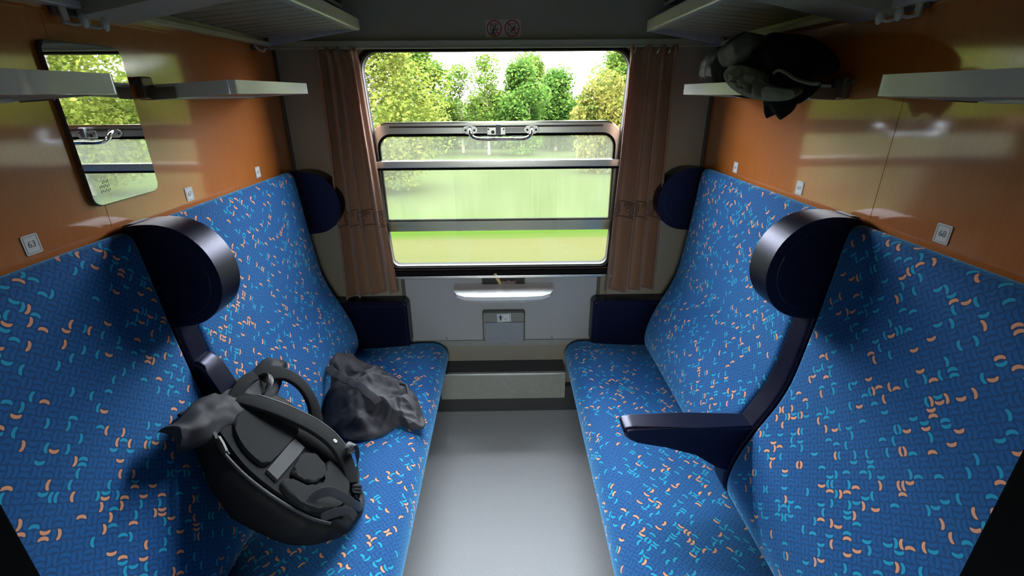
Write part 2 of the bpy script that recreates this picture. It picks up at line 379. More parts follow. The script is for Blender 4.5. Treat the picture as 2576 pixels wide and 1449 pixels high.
def ringplate(bm, inner, outer, f, d0, d1):
    n = len(inner)
    A = [[bm.verts.new(f(p, d)) for p in L] for L in (inner, outer) for d in (d0, d1)]  # in0,in1,out0,out1
    i0, i1, o0, o1 = A
    for k in range(n):
        j = (k+1) % n
        bm.faces.new((i0[k], i0[j], o0[j], o0[k])); bm.faces.new((i1[j], i1[k], o1[k], o1[j]))
        bm.faces.new((i0[j], i0[k], i1[k], i1[j])); bm.faces.new((o0[k], o0[j], o1[j], o1[k]))
    bmesh.ops.recalc_face_normals(bm, faces=bm.faces[:])

# ------------------------------------------------------------------ the compartment
W = 0.95; YE = -1.95; TOP = 2.35
bm = bmesh.new(); box(bm, -1.0, 1.0, -3.2, 0.02, -0.06, 0.0); struct(link('floor', bm, LINO))
bm = bmesh.new(); box(bm, -1.0, 1.0, -3.2, 0.12, TOP, TOP+0.05); struct(link('ceiling', bm, CEIL))
for s, nm in ((-1, 'left'), (1, 'right')):
    bm = bmesh.new(); box(bm, *sorted((s*W, s*(W+0.05))), -2.0, 0.0, 0.0, TOP); wl = struct(link('wall_'+nm, bm, WOOD))
    bm = bmesh.new(); box(bm, *sorted((s*(W-0.0007), s*W)), -1.0915, -1.0908, 1.36, 1.825); link('panel_joint', bm, WOOD, wl)
    bm = bmesh.new(); box(bm, *sorted((s*(W-0.003), s*W)), -2.0, 0.0, 1.828, 1.832); link('panel_moulding', bm, WOOD, wl)
# corridor behind the camera
bm = bmesh.new(); box(bm, -1.0, 1.0, -3.25, -3.2, 0, 1.2); box(bm, -1.0, 1.0, -3.25, -3.2, 1.72, TOP); box(bm, -1.0, -0.36, -3.25, -3.2, 1.2, 1.72); box(bm, 0.36, 1.0, -3.25, -3.2, 1.2, 1.72)
struct(link('wall_corridor', bm, PANEL))
w2 = bpy.data.objects.new('window_2', None); COL.objects.link(w2); w2['kind'] = 'structure'
bm = bmesh.new(); ringplate(bm, rrect(-0.35, 0.35, 1.21, 1.71, 0.04), rrect(-0.39, 0.39, 1.17, 1.75, 0.04), XZ, -3.26, -3.19); link('window_frame', bm, ALU, w2)
bm = bmesh.new(); box(bm, -0.36, 0.36, -3.228, -3.224, 1.2, 1.72); link('pane', bm, PANE_FIX, w2)
for s, nm in ((-1, 'corridor_left'), (1, 'corridor_right')):
    bm = bmesh.new(); box(bm, *sorted((s*1.0, s*1.05)), -3.2, -2.0, 0, TOP); struct(link('wall_'+nm, bm, PANEL))
# door partition with its black jambs
bm = bmesh.new(); box(bm, -W, -0.40, -1.995, -1.955, 0, TOP); box(bm, 0.458, W, -1.995, -1.955, 0, TOP); box(bm, -0.40, 0.458, -1.995, -1.955, 2.02, TOP)
struct(link('wall_near', bm, PANEL))
bm = bmesh.new(); box(bm, -0.43, -0.3915, -2.0, -1.95, 0, 2.03, 0.004); box(bm, 0.449, 0.49, -2.0, -1.95, 0, 2.03, 0.004); box(bm, -0.43, 0.49, -2.0, -1.95, 2.0, 2.04, 0.004)
struct(link('trim_1', bm, JAMB))

# window wall with a rounded opening
ZC = 1.34
def trap(zt, zb, lt, rtx, lb, rb, r_t, r_b, seg=8):
    """rounded trapezoid, counter-clockwise from the right side"""
    pts = []
    cor = [((rtx, zt), r_t), ((lt, zt), r_t), ((lb, zb), r_b), ((rb, zb), r_b)]
    for i, (p, r) in enumerate(cor):
        a = Vector(cor[i-1][0]); b = Vector(p); c = Vector(cor[(i+1) % 4][0])
        d1 = (a-b).normalized(); d2 = (c-b).normalized()
        for k in range(seg+1):
            t = k/seg; P0 = b+d1*r; P2 = b+d2*r
            w1 = math.cos(PI/4)
            q0, q1, q2 = (1-t)**2, 2*t*(1-t)*w1, t*t
            pts.append((P0*q0+b*q1+P2*q2)/(q0+q1+q2))
    return pts
def raycast(poly, ang):
    d = Vector((math.cos(ang), math.sin(ang))); o = Vector((0, ZC)); best = None
    for i in range(len(poly)):
        a = Vector(poly[i])-o; b = Vector(poly[(i+1) % len(poly)])-o; e = b-a
        den = d.x*e.y-d.y*e.x
        if abs(den) < 1e-12: continue
        t = (a.x*e.y-a.y*e.x)/den; u_ = (a.x*d.y-a.y*d.x)/den
        if t > 0 and -1e-6 <= u_ <= 1+1e-6 and (best is None or t < best): best = t
    return (o+d*best) if best else None
OPEN = trap(1.838, 0.842, -0.602, 0.590, -0.556, 0.548, 0.085, 0.04)
RECT = [(-1.0, 0.0), (1.0, 0.0), (1.0, TOP), (-1.0, TOP)]
angs = sorted(set([2*PI*k/160-PI for k in range(160)]+[math.atan2(z-ZC, x) for x, z in RECT]+[math.atan2(p[1]-ZC, p[0]) for p in OPEN]))
bm = bmesh.new(); ringplate(bm, [raycast(OPEN, a) for a in angs], [raycast(RECT, a) for a in angs], XZ, 0.0, 0.055)
far = struct(link('wall_far', bm, PANEL))
# lower centre panel, side seams, upper panel, curtain ledge
bm = bmesh.new(); box(bm, -0.49, 0.49, -0.004, 0.0, 0.436, 0.79, 0.001); o = struct(link('trim_2', bm, simple('painted_lower_panel', (0.40, 0.40, 0.385), 0.45, var=0.03, scale=300)))
bm = bmesh.new(); box(bm, -0.508, -0.492, -0.006, 0.0, 0.40, 0.795); box(bm, 0.492, 0.508, -0.006, 0.0, 0.40, 0.795); struct(link('trim_3', bm, simple('dark_olive_strip', (0.10, 0.092, 0.07), 0.5)))
bm = bmesh.new(); box(bm, -W, W, -0.022, 0.0, 1.866, TOP, 0.0); struct(link('trim_4', bm, PANEL_UP))
bm = bmesh.new(); box(bm, -W, W, -0.045, 0.0, 1.838, 1.866, 0.004); box(bm, -W, W, -0.048, -0.043, 1.834, 1.842, 0.001); struct(link('trim_5', bm, RACK))
bm = bmesh.new(); box(bm, -W, -W+0.012, -0.012, 0.0, 0.4, 1.838, 0.003); box(bm, W-0.012, W, -0.012, 0.0, 0.4, 1.838, 0.003); struct(link('trim_6', bm, simple('dark_corner_strip', (0.05, 0.045, 0.035), 0.5)))
# ledge under the bin, skirting, step box (heating duct) and cove
bm = bmesh.new(); box(bm, -0.60, 0.60, -0.014, 0.0, 0.404, 0.436, 0.002); struct(link('trim_7', bm, simple('panel_rail_shade', (0.30, 0.295, 0.27), 0.5)))
bm = bmesh.new()
for x, z in ((-0.296, 0.448), (0.268, 0.446), (-0.1, 0.447)): cyl(bm, (x, -0.007, z), (x, 0, z), 0.0032, 10)
struct(link('trim_8', bm, INK))
sb = thing('heating_duct_step', 'low beige step box with dark mat top and worn metal edge under the window', 'step', (0, -0.07, 0))
bm = bmesh.new(); box(bm, -0.326, 0.331, -0.066, 0.07, 0.150, 0.300, 0.002); link('front_panel', bm, simple('step_beige', (0.33, 0.325, 0.28), 0.5), sb)
bm = bmesh.new(); box(bm, -0.326, 0.331, -0.058, 0.07, 0.3005, 0.306, 0.001); link('mat_top', bm, LINO_D, sb)
bm = bmesh.new(); box(bm, -0.327, 0.332, -0.070, -0.050, 0.2945, 0.309, 0.003); link('metal_edge', bm, ALU, sb)
bm = bmesh.new(); box(bm, -0.90, 0.90, -0.045, 0.0, 0.001, 0.16, 0.004)
pts = [(-0.0, 0.0)]+[(-0.045-0.06*(1-math.cos(math.radians(a))), 0.0+0.06*(1-math.sin(math.radians(a)))) for a in ()]
struct(link('baseboard_far', bm, LINO_D))

# ------------------------------------------------------------------ the window
win = bpy.data.objects.new('window_1', None); COL.objects.link(win); win.location = (0, 0, 0); win['kind'] = 'structure'
inner = trap(1.828, 0.852, -0.594, 0.582, -0.546, 0.538, 0.078, 0.034)
outer_ = trap(1.846, 0.834, -0.612, 0.600, -0.566, 0.558, 0.092, 0.046)
bm = bmesh.new(); ringplate(bm, inner, outer_, XZ, -0.006, 0.070); link('window_frame', bm, BLACK, win)
inner2 = trap(1.826, 0.855, -0.590, 0.578, -0.542, 0.534, 0.076, 0.032)
bm = bmesh.new(); ringplate(bm, inner2, inner, XZ, 0.010, 0.035); link('frame_lip', bm, simple('dull_frame_metal', (0.05, 0.04, 0.035), 0.7, spec=0.2), win)
# sill: black rubber bead and metal strip
bm = bmesh.new(); box(bm, -0.566, 0.558, -0.018, 0.0, 0.812, 0.836, 0.006, 3); link('window_sill', bm, BLACK, win)
bm = bmesh.new(); box(bm, -0.566, 0.558, -0.022, 0.0, 0.798, 0.811, 0.003); box(bm, -0.566, 0.558, -0.026, -0.02, 0.799, 0.803, 0.001); link('sill_strip', bm, ALU, win)
bm = bmesh.new(); box(bm, -0.560, 0.552, -0.010, 0.0, 0.838, 0.844, 0.002); link('sill_bead', bm, simple('bronze_bead', (0.07, 0.045, 0.035), 0.6, spec=0.2), win)
# fixed transom and lower pane
bm = bmesh.new(); box(bm, -0.572, 0.562, 0.004, 0.034, 1.340, 1.372, 0.004); link('transom', bm, ALU, win)
bm = bmesh.new(); box(bm, -0.570, 0.560, 0.006, 0.030, 1.330, 1.3395, 0.002); link('transom_seal', bm, BLACK, win)
bm = bmesh.new(); box(bm, -0.572, 0.562, 0.016, 0.020, 0.850, 1.332); link('lower_pane', bm, PANE_FIX, win)
# lowered sliding sash
so_ = trap(1.534, 1.028, -0.588, 0.572, -0.566, 0.552, 0.085, 0.01)
si_ = trap(1.490, 1.078, -0.562, 0.546, -0.556, 0.542, 0.064, 0.008)
bm = bmesh.new(); ringplate(bm, si_, so_, XZ, 0.040, 0.066); sash = link('sliding_sash', bm, ALU, win)
so2 = trap(1.541, 1.028, -0.593, 0.577, -0.568, 0.554, 0.090, 0.01); so3 = trap(1.534, 1.030, -0.588, 0.572, -0.566, 0.552, 0.085, 0.01)
bm = bmesh.new(); ringplate(bm, so3, so2, XZ, 0.038, 0.064); link('sash_bead', bm, CHROME, sash)
s4 = trap(1.478, 1.086, -0.552, 0.536, -0.551, 0.537, 0.054, 0.006)
bm = bmesh.new(); ringplate(bm, s4, si_, XZ, 0.036, 0.060); link('sash_seal', bm, BLACK, sash)
s5 = trap(1.531, 1.1, -0.580, 0.562, -0.560, 0.546, 0.083, 0.01); s6 = trap(1.524, 1.1, -0.574, 0.556, -0.560, 0.546, 0.08, 0.01)
bm = bmesh.new(); box(bm, -0.50, 0.48, 0.035, 0.041, 1.516, 1.524, 0.001); link('sash_groove', bm, MIRROR_E, sash)
bm = bmesh.new(); box(bm, -0.56, 0.546, 0.050, 0.054, 1.07, 1.49); link('sash_pane', bm, PANE_SASH, sash)
# handle bar and latch on the sash
bm = bmesh.new()
P = catmull([(-0.131, 0.036, 1.514), (-0.131, 0.010, 1.505), (-0.126, -0.004, 1.488), (-0.108, -0.010, 1.474), (-0.07, -0.012, 1.468), (0.0, -0.012, 1.4675), (0.09, -0.012, 1.467), (0.128, -0.010, 1.472), (0.147, -0.004, 1.486), (0.152, 0.010, 1.503), (0.152, 0.036, 1.512)], 6)
tube(bm, P, 0.0085, 12); hd = link('handle', bm, CHROME, sash)
bm = bmesh.new()
for x in (-0.131, 0.152): prism(bm, [(x+p[0]*0.036, 1.505+p[1]*0.019) for p in disc_poly(0, 0, 1, 24)], XZ, 0.030, 0.040, 0.002, 2)
link('handle_mount', bm, ALU, hd)
bm = bmesh.new()
for x in (-0.151, -0.111, 0.132, 0.172): cyl(bm, (x, 0.0285, 1.504), (x, 0.031, 1.504), 0.0055, 12)
link('screw', bm, MIRROR_E, hd)
bm = bmesh.new(); box(bm, -0.108, 0.128, 0.034, 0.040, 1.492, 1.514, 0.001); lt_ = link('latch_plate', bm, simple('zinc_plate', (0.38, 0.38, 0.37), 0.4, metal=0.8), sash)
bm = bmesh.new(); box(bm, -0.052, 0.032, 0.026, 0.036, 1.484, 1.516, 0.0015); link('latch_box', bm, ALU, lt_)
bm = bmesh.new(); box(bm, -0.012, 0.010, 0.012, 0.030, 1.486, 1.530, 0.002); link('latch_bolt', bm, simple('dark_zinc', (0.16, 0.16, 0.17), 0.4, metal=0.7), lt_)
bm = bmesh.new()
for x, z, r in ((-0.026, 1.496, 0.008), (-0.046, 1.508, 0.004), (0.024, 1.508, 0.004)): cyl(bm, (x, 0.024, z), (x, 0.027, z), r, 16)
link('latch_screw', bm, MIRROR_E, lt_)

# ------------------------------------------------------------------ outside
def hgt(x, y):
    if y < 7: z = -1.15
    elif y < 55:
        t = (y-7)/48; z = -1.15-3.3*(t**0.75)
    else: z = -4.45
    return z+0.25*noise.noise(Vector((x*0.05, y*0.07, 0)))
bm = bmesh.new()
xs = [-160+8*i for i in range(41)]; ys = [1.5, 4, 6, 7, 8, 9, 10, 12, 14, 17, 20, 24, 28, 33, 38, 44, 50, 56, 65, 80, 120, 200, 300]
grid = [[bm.verts.new((x, y, hgt(x, y))) for x in xs] for y in ys]
for j in range(len(ys)-1):
    for i in range(len(xs)-1): bm.faces.new((grid[j][i], grid[j][i+1], grid[j+1][i+1], grid[j+1][i]))
tag(link('meadow', bm, MEADOW, None, 60), 'pale green meadow sloping away from the railway line', 'meadow')['kind'] = 'stuff'

def foliage(seed, n, rx, rz, z0, leaf, lumps=9):
    rd = random.Random(seed); bm = bmesh.new()
    L = []
    for k in range(lumps):
        a = rd.uniform(0, 2*PI); h = rd.random(); rr = math.sin(PI*min(0.95, max(0.12, h*0.8+0.15)))*rx*rd.uniform(0.3, 0.75)
        L.append((Vector((rr*math.cos(a), rr*math.sin(a), z0+rz*(0.1+0.85*h))), rx*rd.uniform(0.28, 0.5)))
    for i in range(n):
        c, r = L[rd.randrange(lumps)]
        d = Vector((rd.gauss(0, 1), rd.gauss(0, 1), rd.gauss(0, 1))).normalized()
        p = c+d*r*(rd.random()**0.35); s = leaf*rd.uniform(0.6, 1.4)
        a = Vector((rd.gauss(0, 1), rd.gauss(0, 1), rd.gauss(0, 0.6))).normalized(); b = a.cross(Vector((rd.gauss(0, 1), rd.gauss(0, 1), rd.gauss(0, 1)))).normalized()
        vs = [bm.verts.new(p+a*s*x+b*s*y*0.6) for x, y in ((-1, 0), (0, -1), (1, 0), (0, 1))]
        bm.faces.new(vs)
    return bm
def trunkbm(seed, h, r, nb=7, spread=1.0):
    rd = random.Random(seed); bm = bmesh.new()
    P = catmull([(0, 0, -0.3), (rd.uniform(-.1, .1), 0, h*0.35), (rd.uniform(-.2, .2), rd.uniform(-.2, .2), h*0.7), (rd.uniform(-.3, .3), 0, h)], 5)
    tube(bm, P, lambda t: r*(1-0.8*t), 8)
    for k in range(nb):
        t = rd.uniform(0.25, 0.85); q = P[int(t*(len(P)-1))]; a = rd.uniform(0, 2*PI); l = h*rd.uniform(0.2, 0.4)*spread
        e = q+Vector((math.cos(a)*l*0.6, math.sin(a)*l*0.6, l))
        tube(bm, catmull([q, (q+e)/2+Vector((math.cos(a)*l*0.15, math.sin(a)*l*0.15, -l*0.05)), e], 3), lambda t_, r0=r*0.4: r0*(1-0.8*t_), 6)
    return bm
PROTO = {}
def tree(kind, x, y, s, sz, rot, label, cat='tree', group='trees beyond the meadow'):
    spec = {'tall': (LEAF_A, 12000, 3.2, 8.6, 0.8, 0.15, 26, 9.0, 0.16), 'green': (LEAF_C, 12000, 3.2, 7.4, 0.5, 0.15, 24, 7.4, 0.16),
            'airy': (LEAF_A, 5200, 2.8, 7.2, 1.8, 0.14, 20, 9.2, 0.15), 'blossom': (LEAF_D, 10000, 3.2, 5.4, 0.3, 0.13, 20, 5.0, 0.12),
            'near': (LEAF_B, 22000, 2.7, 6.2, 0.2, 0.07, 30, 5.6, 0.1)}[kind]
    t = thing('blossoming_shrub' if kind == 'blossom' else ('leafy_bush' if kind == 'near' else 'deciduous_tree'), label, cat, (x, y, hgt(x, y)), group)
    t.rotation_euler = (0, 0, rot); t.scale = (s, s, sz)
    if kind not in PROTO:
        f = link('foliage', foliage({'near': 4, 'airy': 9, 'green': 12, 'tall': 17, 'blossom': 21}[kind], spec[1], spec[2], spec[3], spec[4], spec[5], spec[6]), spec[0], t, None)
        k = link('trunk', trunkbm(len(PROTO)+3, spec[7]*0.9, spec[8]), BARK, t)
        PROTO[kind] = (f, k)
    else:
        for p in PROTO[kind]:
            c = p.copy(); COL.objects.link(c); c.parent = t
    return t
tree('near', -5.2, 18.0, 1.10, 1.02, 0.3, 'large yellow-green bush close to the line at the left edge of the window', 'bush', None)
tree('near', -8.6, 17.0, 1.10, 0.95, 2.1, 'yellow-green bush farther left, behind the left curtain', 'bush', None)
tree('airy', -4.4, 50, 1.15, 0.92, 0.0, 'thin pale tree with open branches just right of the near bush')
tree('airy', -1.6, 47, 1.00, 0.98, 1.0, 'spindly tree with bare forked trunk left of window centre')
tree('green', 1.6, 46, 1.0, 1.04, 2.0, 'dense fresh green tree above the window handle')
tree('green', 5.6, 52, 1.15, 1.0, 4.4, 'second dense green tree right of window centre')
tree('tall', 3.4, 60, 1.0, 1.05, 0.7, 'tall tree whose crown rises highest against the white sky')
tree('tall', 11.6, 50, 1.2, 1.02, 2.6, 'tall light green tree near the right curtain')
tree('blossom', 9.0, 40, 1.0, 1.0, 0.4, 'shrub with yellowish blossom in front of the right-hand trees', 'shrub', 'blossoming shrubs')
tree('blossom', 6.2, 27, 0.8, 0.95, 2.2, 'nearest yellow-tinged shrub at the right edge of the window', 'shrub', 'blossoming shrubs')
tree('tall', -8.5, 46, 1.25, 1.02, 3.9, 'broad tree partly hidden by the near bush')
tree('airy', -10.8, 56, 1.3, 1.0, 5.0, 'pale tree standing behind the near bush')
REF = 'bush seen only as a reflection in the %s wall, %s'
for k, (x, y, s, kind) in enumerate(((9.5, 19, 1.15, 'near'), (15.5, 18, 1.25, 'near'), (22.5, 21, 1.4, 'near'), (31, 25, 1.6, 'near'), (41, 30, 1.9, 'near'), (-13.5, 16.5, 1.2, 'near'), (-20, 20, 1.35, 'near'), (-29, 24, 1.6, 'near'), (-40, 30, 1.9, 'near'))):
    tree(kind, x, y, s, s*1.08, k*1.3, REF % ('left' if x > 0 else 'right', ('nearest the line', 'second from the line', 'third from the line', 'fourth from the line', 'farthest of the row')[k if k < 5 else k-5]), 'bush', 'bushes seen only in reflections')
for k, (x, y) in enumerate(((19, 44), (29, 46), (40, 48), (54, 50), (-19, 44), (-29, 46), (-40, 48), (-54, 50))):
    tree('tall', x, y, 1.75, 1.45, k*0.9, 'tall background tree seen only as a reflection in the %s wall, %s' % ('left' if x > 0 else 'right', ('nearest of four', 'second of four', 'third of four', 'farthest of four')[k % 4]), 'tree', 'tall trees seen only in reflections')
# undergrowth behind and under the tree row
rd = random.Random(5); bm = bmesh.new()
for i in range(42000):
    x = rd.uniform(-75, 75) if i % 2 else rd.uniform(-16, 18)
    y = 58+rd.uniform(-3, 4); h = (3.4+1.6*noise.noise(Vector((x*0.16, 3, 0)))+0.8*noise.noise(Vector((x*0.9, 3, 5))))*1.2
    z = hgt(x, y)+rd.random()*max(0.6, h); s = 0.22*rd.uniform(0.6, 1.4); p = Vector((x, y, z))
    a = Vector((rd.gauss(0, 1), rd.gauss(0, 1), rd.gauss(0, 1))).normalized(); b = a.cross(Vector((rd.gauss(0, 1), rd.gauss(0, 1), rd.gauss(0, 1)))).normalized()
    bm.faces.new([bm.verts.new(p+a*s*q+b*s*r_*0.6) for q, r_ in ((-1, 0), (0, -1), (1, 0), (0, 1))])
tag(link('undergrowth', bm, LEAF_C, None, None), 'dark green undergrowth along the foot of the tree row', 'undergrowth')['kind'] = 'stuff'

# ------------------------------------------------------------------ benches
BACK = [(0.946, 1.300), (0.944, 1.334), (0.928, 1.346), (0.909, 1.336), (0.899, 1.300), (0.890, 1.20), (0.881, 1.10), (0.868, 0.98), (0.852, 0.87),
        (0.826, 0.79), (0.790, 0.715), (0.757, 0.640), (0.735, 0.570), (0.727, 0.505), (0.738, 0.455), (0.775, 0.425), (0.83, 0.415)]
def loft(bm, prof, y0, y1, s, er, closed_back=None, ny=30, uo=0.0):
    """extrude the profile (|x|, z) along y with rounded ends of radius er; UV in metres"""
    P = [Vector((p[0], p[1])) for p in catmull([(a, b, 0) for a, b in prof], 4)]
    cen = closed_back
    ys_ = []
    for k in range(7): a = k/6*PI/2; ys_.append((y0+er*(1-math.cos(a)) if False else y0+er*(1-math.cos(a)), er*(1-math.sin(a))))
    m = ny
    for k in range(1, m): ys_.append((y0+er+(y1-y0-2*er)*k/m, 0.0))
    for k in range(6, -1, -1): a = k/6*PI/2; ys_.append((y1-er*(1-math.cos(a)), er*(1-math.sin(a))))
    n = len(P); nor = []
    for i in range(n):
        t = (P[min(i+1, n-1)]-P[max(i-1, 0)]).normalized(); nor.append(Vector((t.y, -t.x)))
    uvl = bm.loops.layers.uv.new('UVMap')
    arc = [0.0]
    for i in range(1, n): arc.append(arc[-1]+(P[i]-P[i-1]).length)
    rows = []
    for (y, ins) in ys_:
        rows.append([bm.verts.new((s*(P[i].x+nor[i].x*ins*IN), y, P[i].y+nor[i].y*ins*IN)) for i in range(n)])
    for j in range(len(rows)-1):
        for i in range(n-1):
            f = bm.faces.new((rows[j][i], rows[j][i+1], rows[j+1][i+1], rows[j+1][i]))
            for lp, (jj, ii) in zip(f.loops, ((j, i), (j, i+1), (j+1, i+1), (j+1, i))):
                lp[uvl].uv = (ys_[jj][0]*s+5.0+uo, 5.0-arc[ii])
    # close the ends and the back
    for r in (rows[0], rows[-1]):
        c = [bm.verts.new((s*q[0], r[0].co.y, q[1])) for q in cen]
        vs = r+c
        try: bm.faces.new(vs)
        except Exception: pass
    bmesh.ops.recalc_face_normals(bm, faces=bm.faces[:])
IN = -1.0
def cushion_prof(xf):
    return [(0.86, 0.405), (0.80, 0.418), (0.72, 0.433), (0.60, 0.444), (0.48, 0.453), (xf+0.095, 0.456), (xf+0.05, 0.448), (xf+0.018, 0.425), (xf+0.002, 0.39),
            (xf+0.004, 0.355), (xf+0.018, 0.325), (xf+0.045, 0.305), (xf+0.09, 0.298)]
def wing_outline(dx, dz, k=1.0):
    P = [(0.938, 1.352), (0.90, 1.362), (0.84, 1.362), (0.785, 1.342), (0.742, 1.298), (0.720, 1.238), (0.722, 1.178), (0.750, 1.124), (0.795, 1.092), (0.850, 1.080), (0.905, 1.080), (0.938, 1.085)]
    return [(p.x+dx, p.y+dz) for p in catmull([(a, b, 0) for a, b in P], 4)]
def bench(s):
    side = 'left' if s < 0 else 'right'
    xf = 0.283 if s < 0 else 0.330
    b = thing('upholstered_bench', 'long blue patterned upholstered bench along the %s wall%s' % (side, ', its middle armrest folded up' if s < 0 else ', its middle armrest folded down'), 'bench', (s*0.6, -1.0, 0))
    inv = Matrix.Translation((-s*0.6, 1.0, 0))
    def part(name, bm, mat, parent=b, smooth=35):
        if parent is b: bmesh.ops.transform(bm, matrix=inv, verts=bm.verts[:])
        else: bmesh.ops.transform(bm, matrix=inv, verts=bm.verts[:])
        return link(name, bm, mat, parent, smooth)
    for (y0, y1) in ((-1.004, -0.105), (-1.93, -1.080)):
        bm = bmesh.new(); loft(bm, BACK, y0, y1, s, 0.026, [(0.946, 0.415), (0.946, 0.9)]); part('backrest', bm, FABRIC)
    bm = bmesh.new(); loft(bm, cushion_prof(xf), -1.93, -0.045, s, 0.03, [(0.86, 0.298)], ny=60, uo=0.37); part('seat_cushion', bm, FABRIC)
    bm = bmesh.new(); box(bm, *sorted((s*(xf+0.13), s*0.94)), -1.92, -0.06, 0.16, 0.298); part('seat_base', bm, BASE)
    for y in (-1.85, -1.0, -0.2):
        bm = bmesh.new(); box(bm, *sorted((s*(xf+0.16), s*(xf+0.20))), y-0.02, y+0.02, 0.0, 0.165); part('support_leg', bm, BASE)
    # middle strip (divider) following the backrest
    strip = [(a-0.004, z) for a, z in BACK]
    strip = [(0.946, 1.31), (0.944, 1.350), (0.925, 1.362), (0.902, 1.352), (0.890, 1.30)]+strip[5:]
    bm = bmesh.new(); loft(bm, strip, -1.083, -1.001, s, 0.012, [(0.946, 0.415), (0.946, 0.9)], ny=4); dv = part('divider_strip', bm, LEATHER)
    # wing headrests
    for (y0, y1, dx, dz) in ((-1.090, -0.998, 0.0, 0.0), (-0.098, -0.012, 0.010, -0.020)):
        bm = bmesh.new(); prism(bm, wing_outline(dx, dz), lambda p, d: Vector((s*p[0], d, p[1])), y0, y1, 0.034, 6)
        wg = part('wing_headrest', bm, LEATHER, b, 60)
        pl = wing_outline(dx, dz); cx = 0.86+dx; cz = 1.22+dz
        path = [Vector((s*(cx+(p[0]-cx)*0.80), y0-0.0004, cz+(p[1]-cz)*0.80)) for p in pl[4:-4]]
        bm = bmesh.new(); tube(bm, path, 0.0013, 6); part('seam', bm, LEATHER2, wg)
    # armrest: wedge hinged at the backrest
    prof = [(0.384, 0.692), (0.392, 0.704), (0.415, 0.708), (0.60, 0.706), (0.815, 0.704), (0.835, 0.66), (0.835, 0.53), (0.80, 0.500), (0.765, 0.510), (0.70, 0.560), (0.62, 0.600), (0.52, 0.632), (0.43, 0.652), (0.405, 0.658), (0.390, 0.672)]
    if s < 0:
        px, pz, a = 0.750, 0.607, math.radians(-96)
        pr = []
        for x, z in prof:
            if z < 0.62: z = 0.62-(0.62-z)*0.35
            dx, dz = x-px, z-pz
            pr.append((px+dx*math.cos(a)-dz*math.sin(a), pz+dx*math.sin(a)+dz*math.cos(a)))
        prof = pr
    bm = bmesh.new(); prism(bm, prof, lambda p, d: Vector((s*p[0], d, p[1])), -1.080, -1.004, 0.013, 4); part('armrest', bm, LEATHER, b, 60)
    # padded side rest under the curtain
    bm = bmesh.new(); prism(bm, rrect(0.462 if s > 0 else 0.472, 0.90, 0.44, 0.700 if s < 0 else 0.694, 0.022, 5), lambda p, d: Vector((s*p[0], d, p[1])), -0.088, -0.010, 0.012, 4)
    sr = part('side_rest', bm, LEATHER, b, 60)
    bm = bmesh.new(); rr = rrect(0.485, 0.93, 0.42, 0.676, 0.018, 5); tube(bm, [Vector((s*p[0], -0.0885, p[1])) for p in rr], 0.0022, 6, True); part('seam', bm, LEATHER2, sr)
bench(-1); bench(1)

# ------------------------------------------------------------------ luggage racks
def rack(s):
    side = 'left' if s < 0 else 'right'
    xf = 0.572 if s < 0 else 0.632; dz = 0.0 if s < 0 else -0.008
    r = thing('luggage_rack', 'large slatted luggage rack above the %s bench' % side, 'luggage rack', (s*0.94, -1.0, 1.855))
    inv = Matrix.Translation((-s*0.94, 1.0, -1.855))
    def part(name, bm, mat, parent=r, smooth=35):
        bmesh.ops.transform(bm, matrix=inv, verts=bm.verts[:]); return link(name, bm, mat, parent, smooth)
    Z = lambda x: 1.872+dz+(0.94-x)*0.075          # underside plane, rises towards the front
    f = lambda p, d: Vector((s*p[0], d, p[1]))
    bm = bmesh.new(); zf = Z(xf)+0.018
    prism(bm, rrect(xf-0.024, xf+0.012, zf-0.020, zf+0.026, 0.008, 4), f, -1.93, -0.085, 0.004, 2); part('front_rail', bm, RACKL)
    bm = bmesh.new(); box(bm, *sorted((s*0.915, s*0.9495)), -1.93, -0.085, 1.842+dz, 1.858+dz, 0.003); box(bm, *sorted((s*0.9425, s*0.9495)), -1.93, -0.085, 1.856+dz, 1.905+dz); part('rear_rail', bm, RACKL)
    bm = bmesh.new()
    pr = [(xf, Z(xf)-0.004), (xf, Z(xf)+0.032), (0.915, Z(0.915)+0.012), (0.915, Z(0.915)-0.030)]
    prism(bm, pr, f, -0.104, -0.088, 0.003, 2); part('end_bar', bm, simple('end_bar_skylit_enamel_'+side, (0.36, 0.37, 0.42), 0.25))  # bluish base colour stands in for the sky reflected in the bar
    # slats, running from wall to front rail, each a shallow folded strip
    p = 0.0655; y = -0.112; k = 0
    while y > -1.90:
        bm = bmesh.new()
        sec = [(0.0, 0.0), (0.050, 0.0), (0.058, 0.016), (0.054, 0.018), (0.047, 0.004), (0.004, 0.004), (-0.004, 0.014), (-0.007, 0.013)]
        A = [bm.verts.new((s*(xf+0.006), y-a, Z(xf)+h+0.004)) for a, h in sec]; B = [bm.verts.new((s*0.925, y-a, Z(0.925)+h-0.002)) for a, h in sec]
        n = len(sec)
        for i in range(n): bm.faces.new((A[i], A[(i+1) % n], B[(i+1) % n], B[i]))
        bm.faces.new(A); bm.faces.new(list(reversed(B))); bmesh.ops.recalc_face_normals(bm, faces=bm.faces[:])
        part('slat', bm, SLAT, r, 20); y -= p; k += 1
    # cantilever plates
    for (ya, yb) in ((-1.02, -0.875), (-1.92, -1.80)):
        bm = bmesh.new(); prism(bm, [(xf+0.01, Z(xf)-0.010), (xf+0.01, Z(xf)+0.0), (0.93, Z(0.93)-0.004), (0.93, 1.826+dz)], f, ya, yb, 0.003, 2); part('support_plate', bm, RACK)
rack(-1); rack(1)
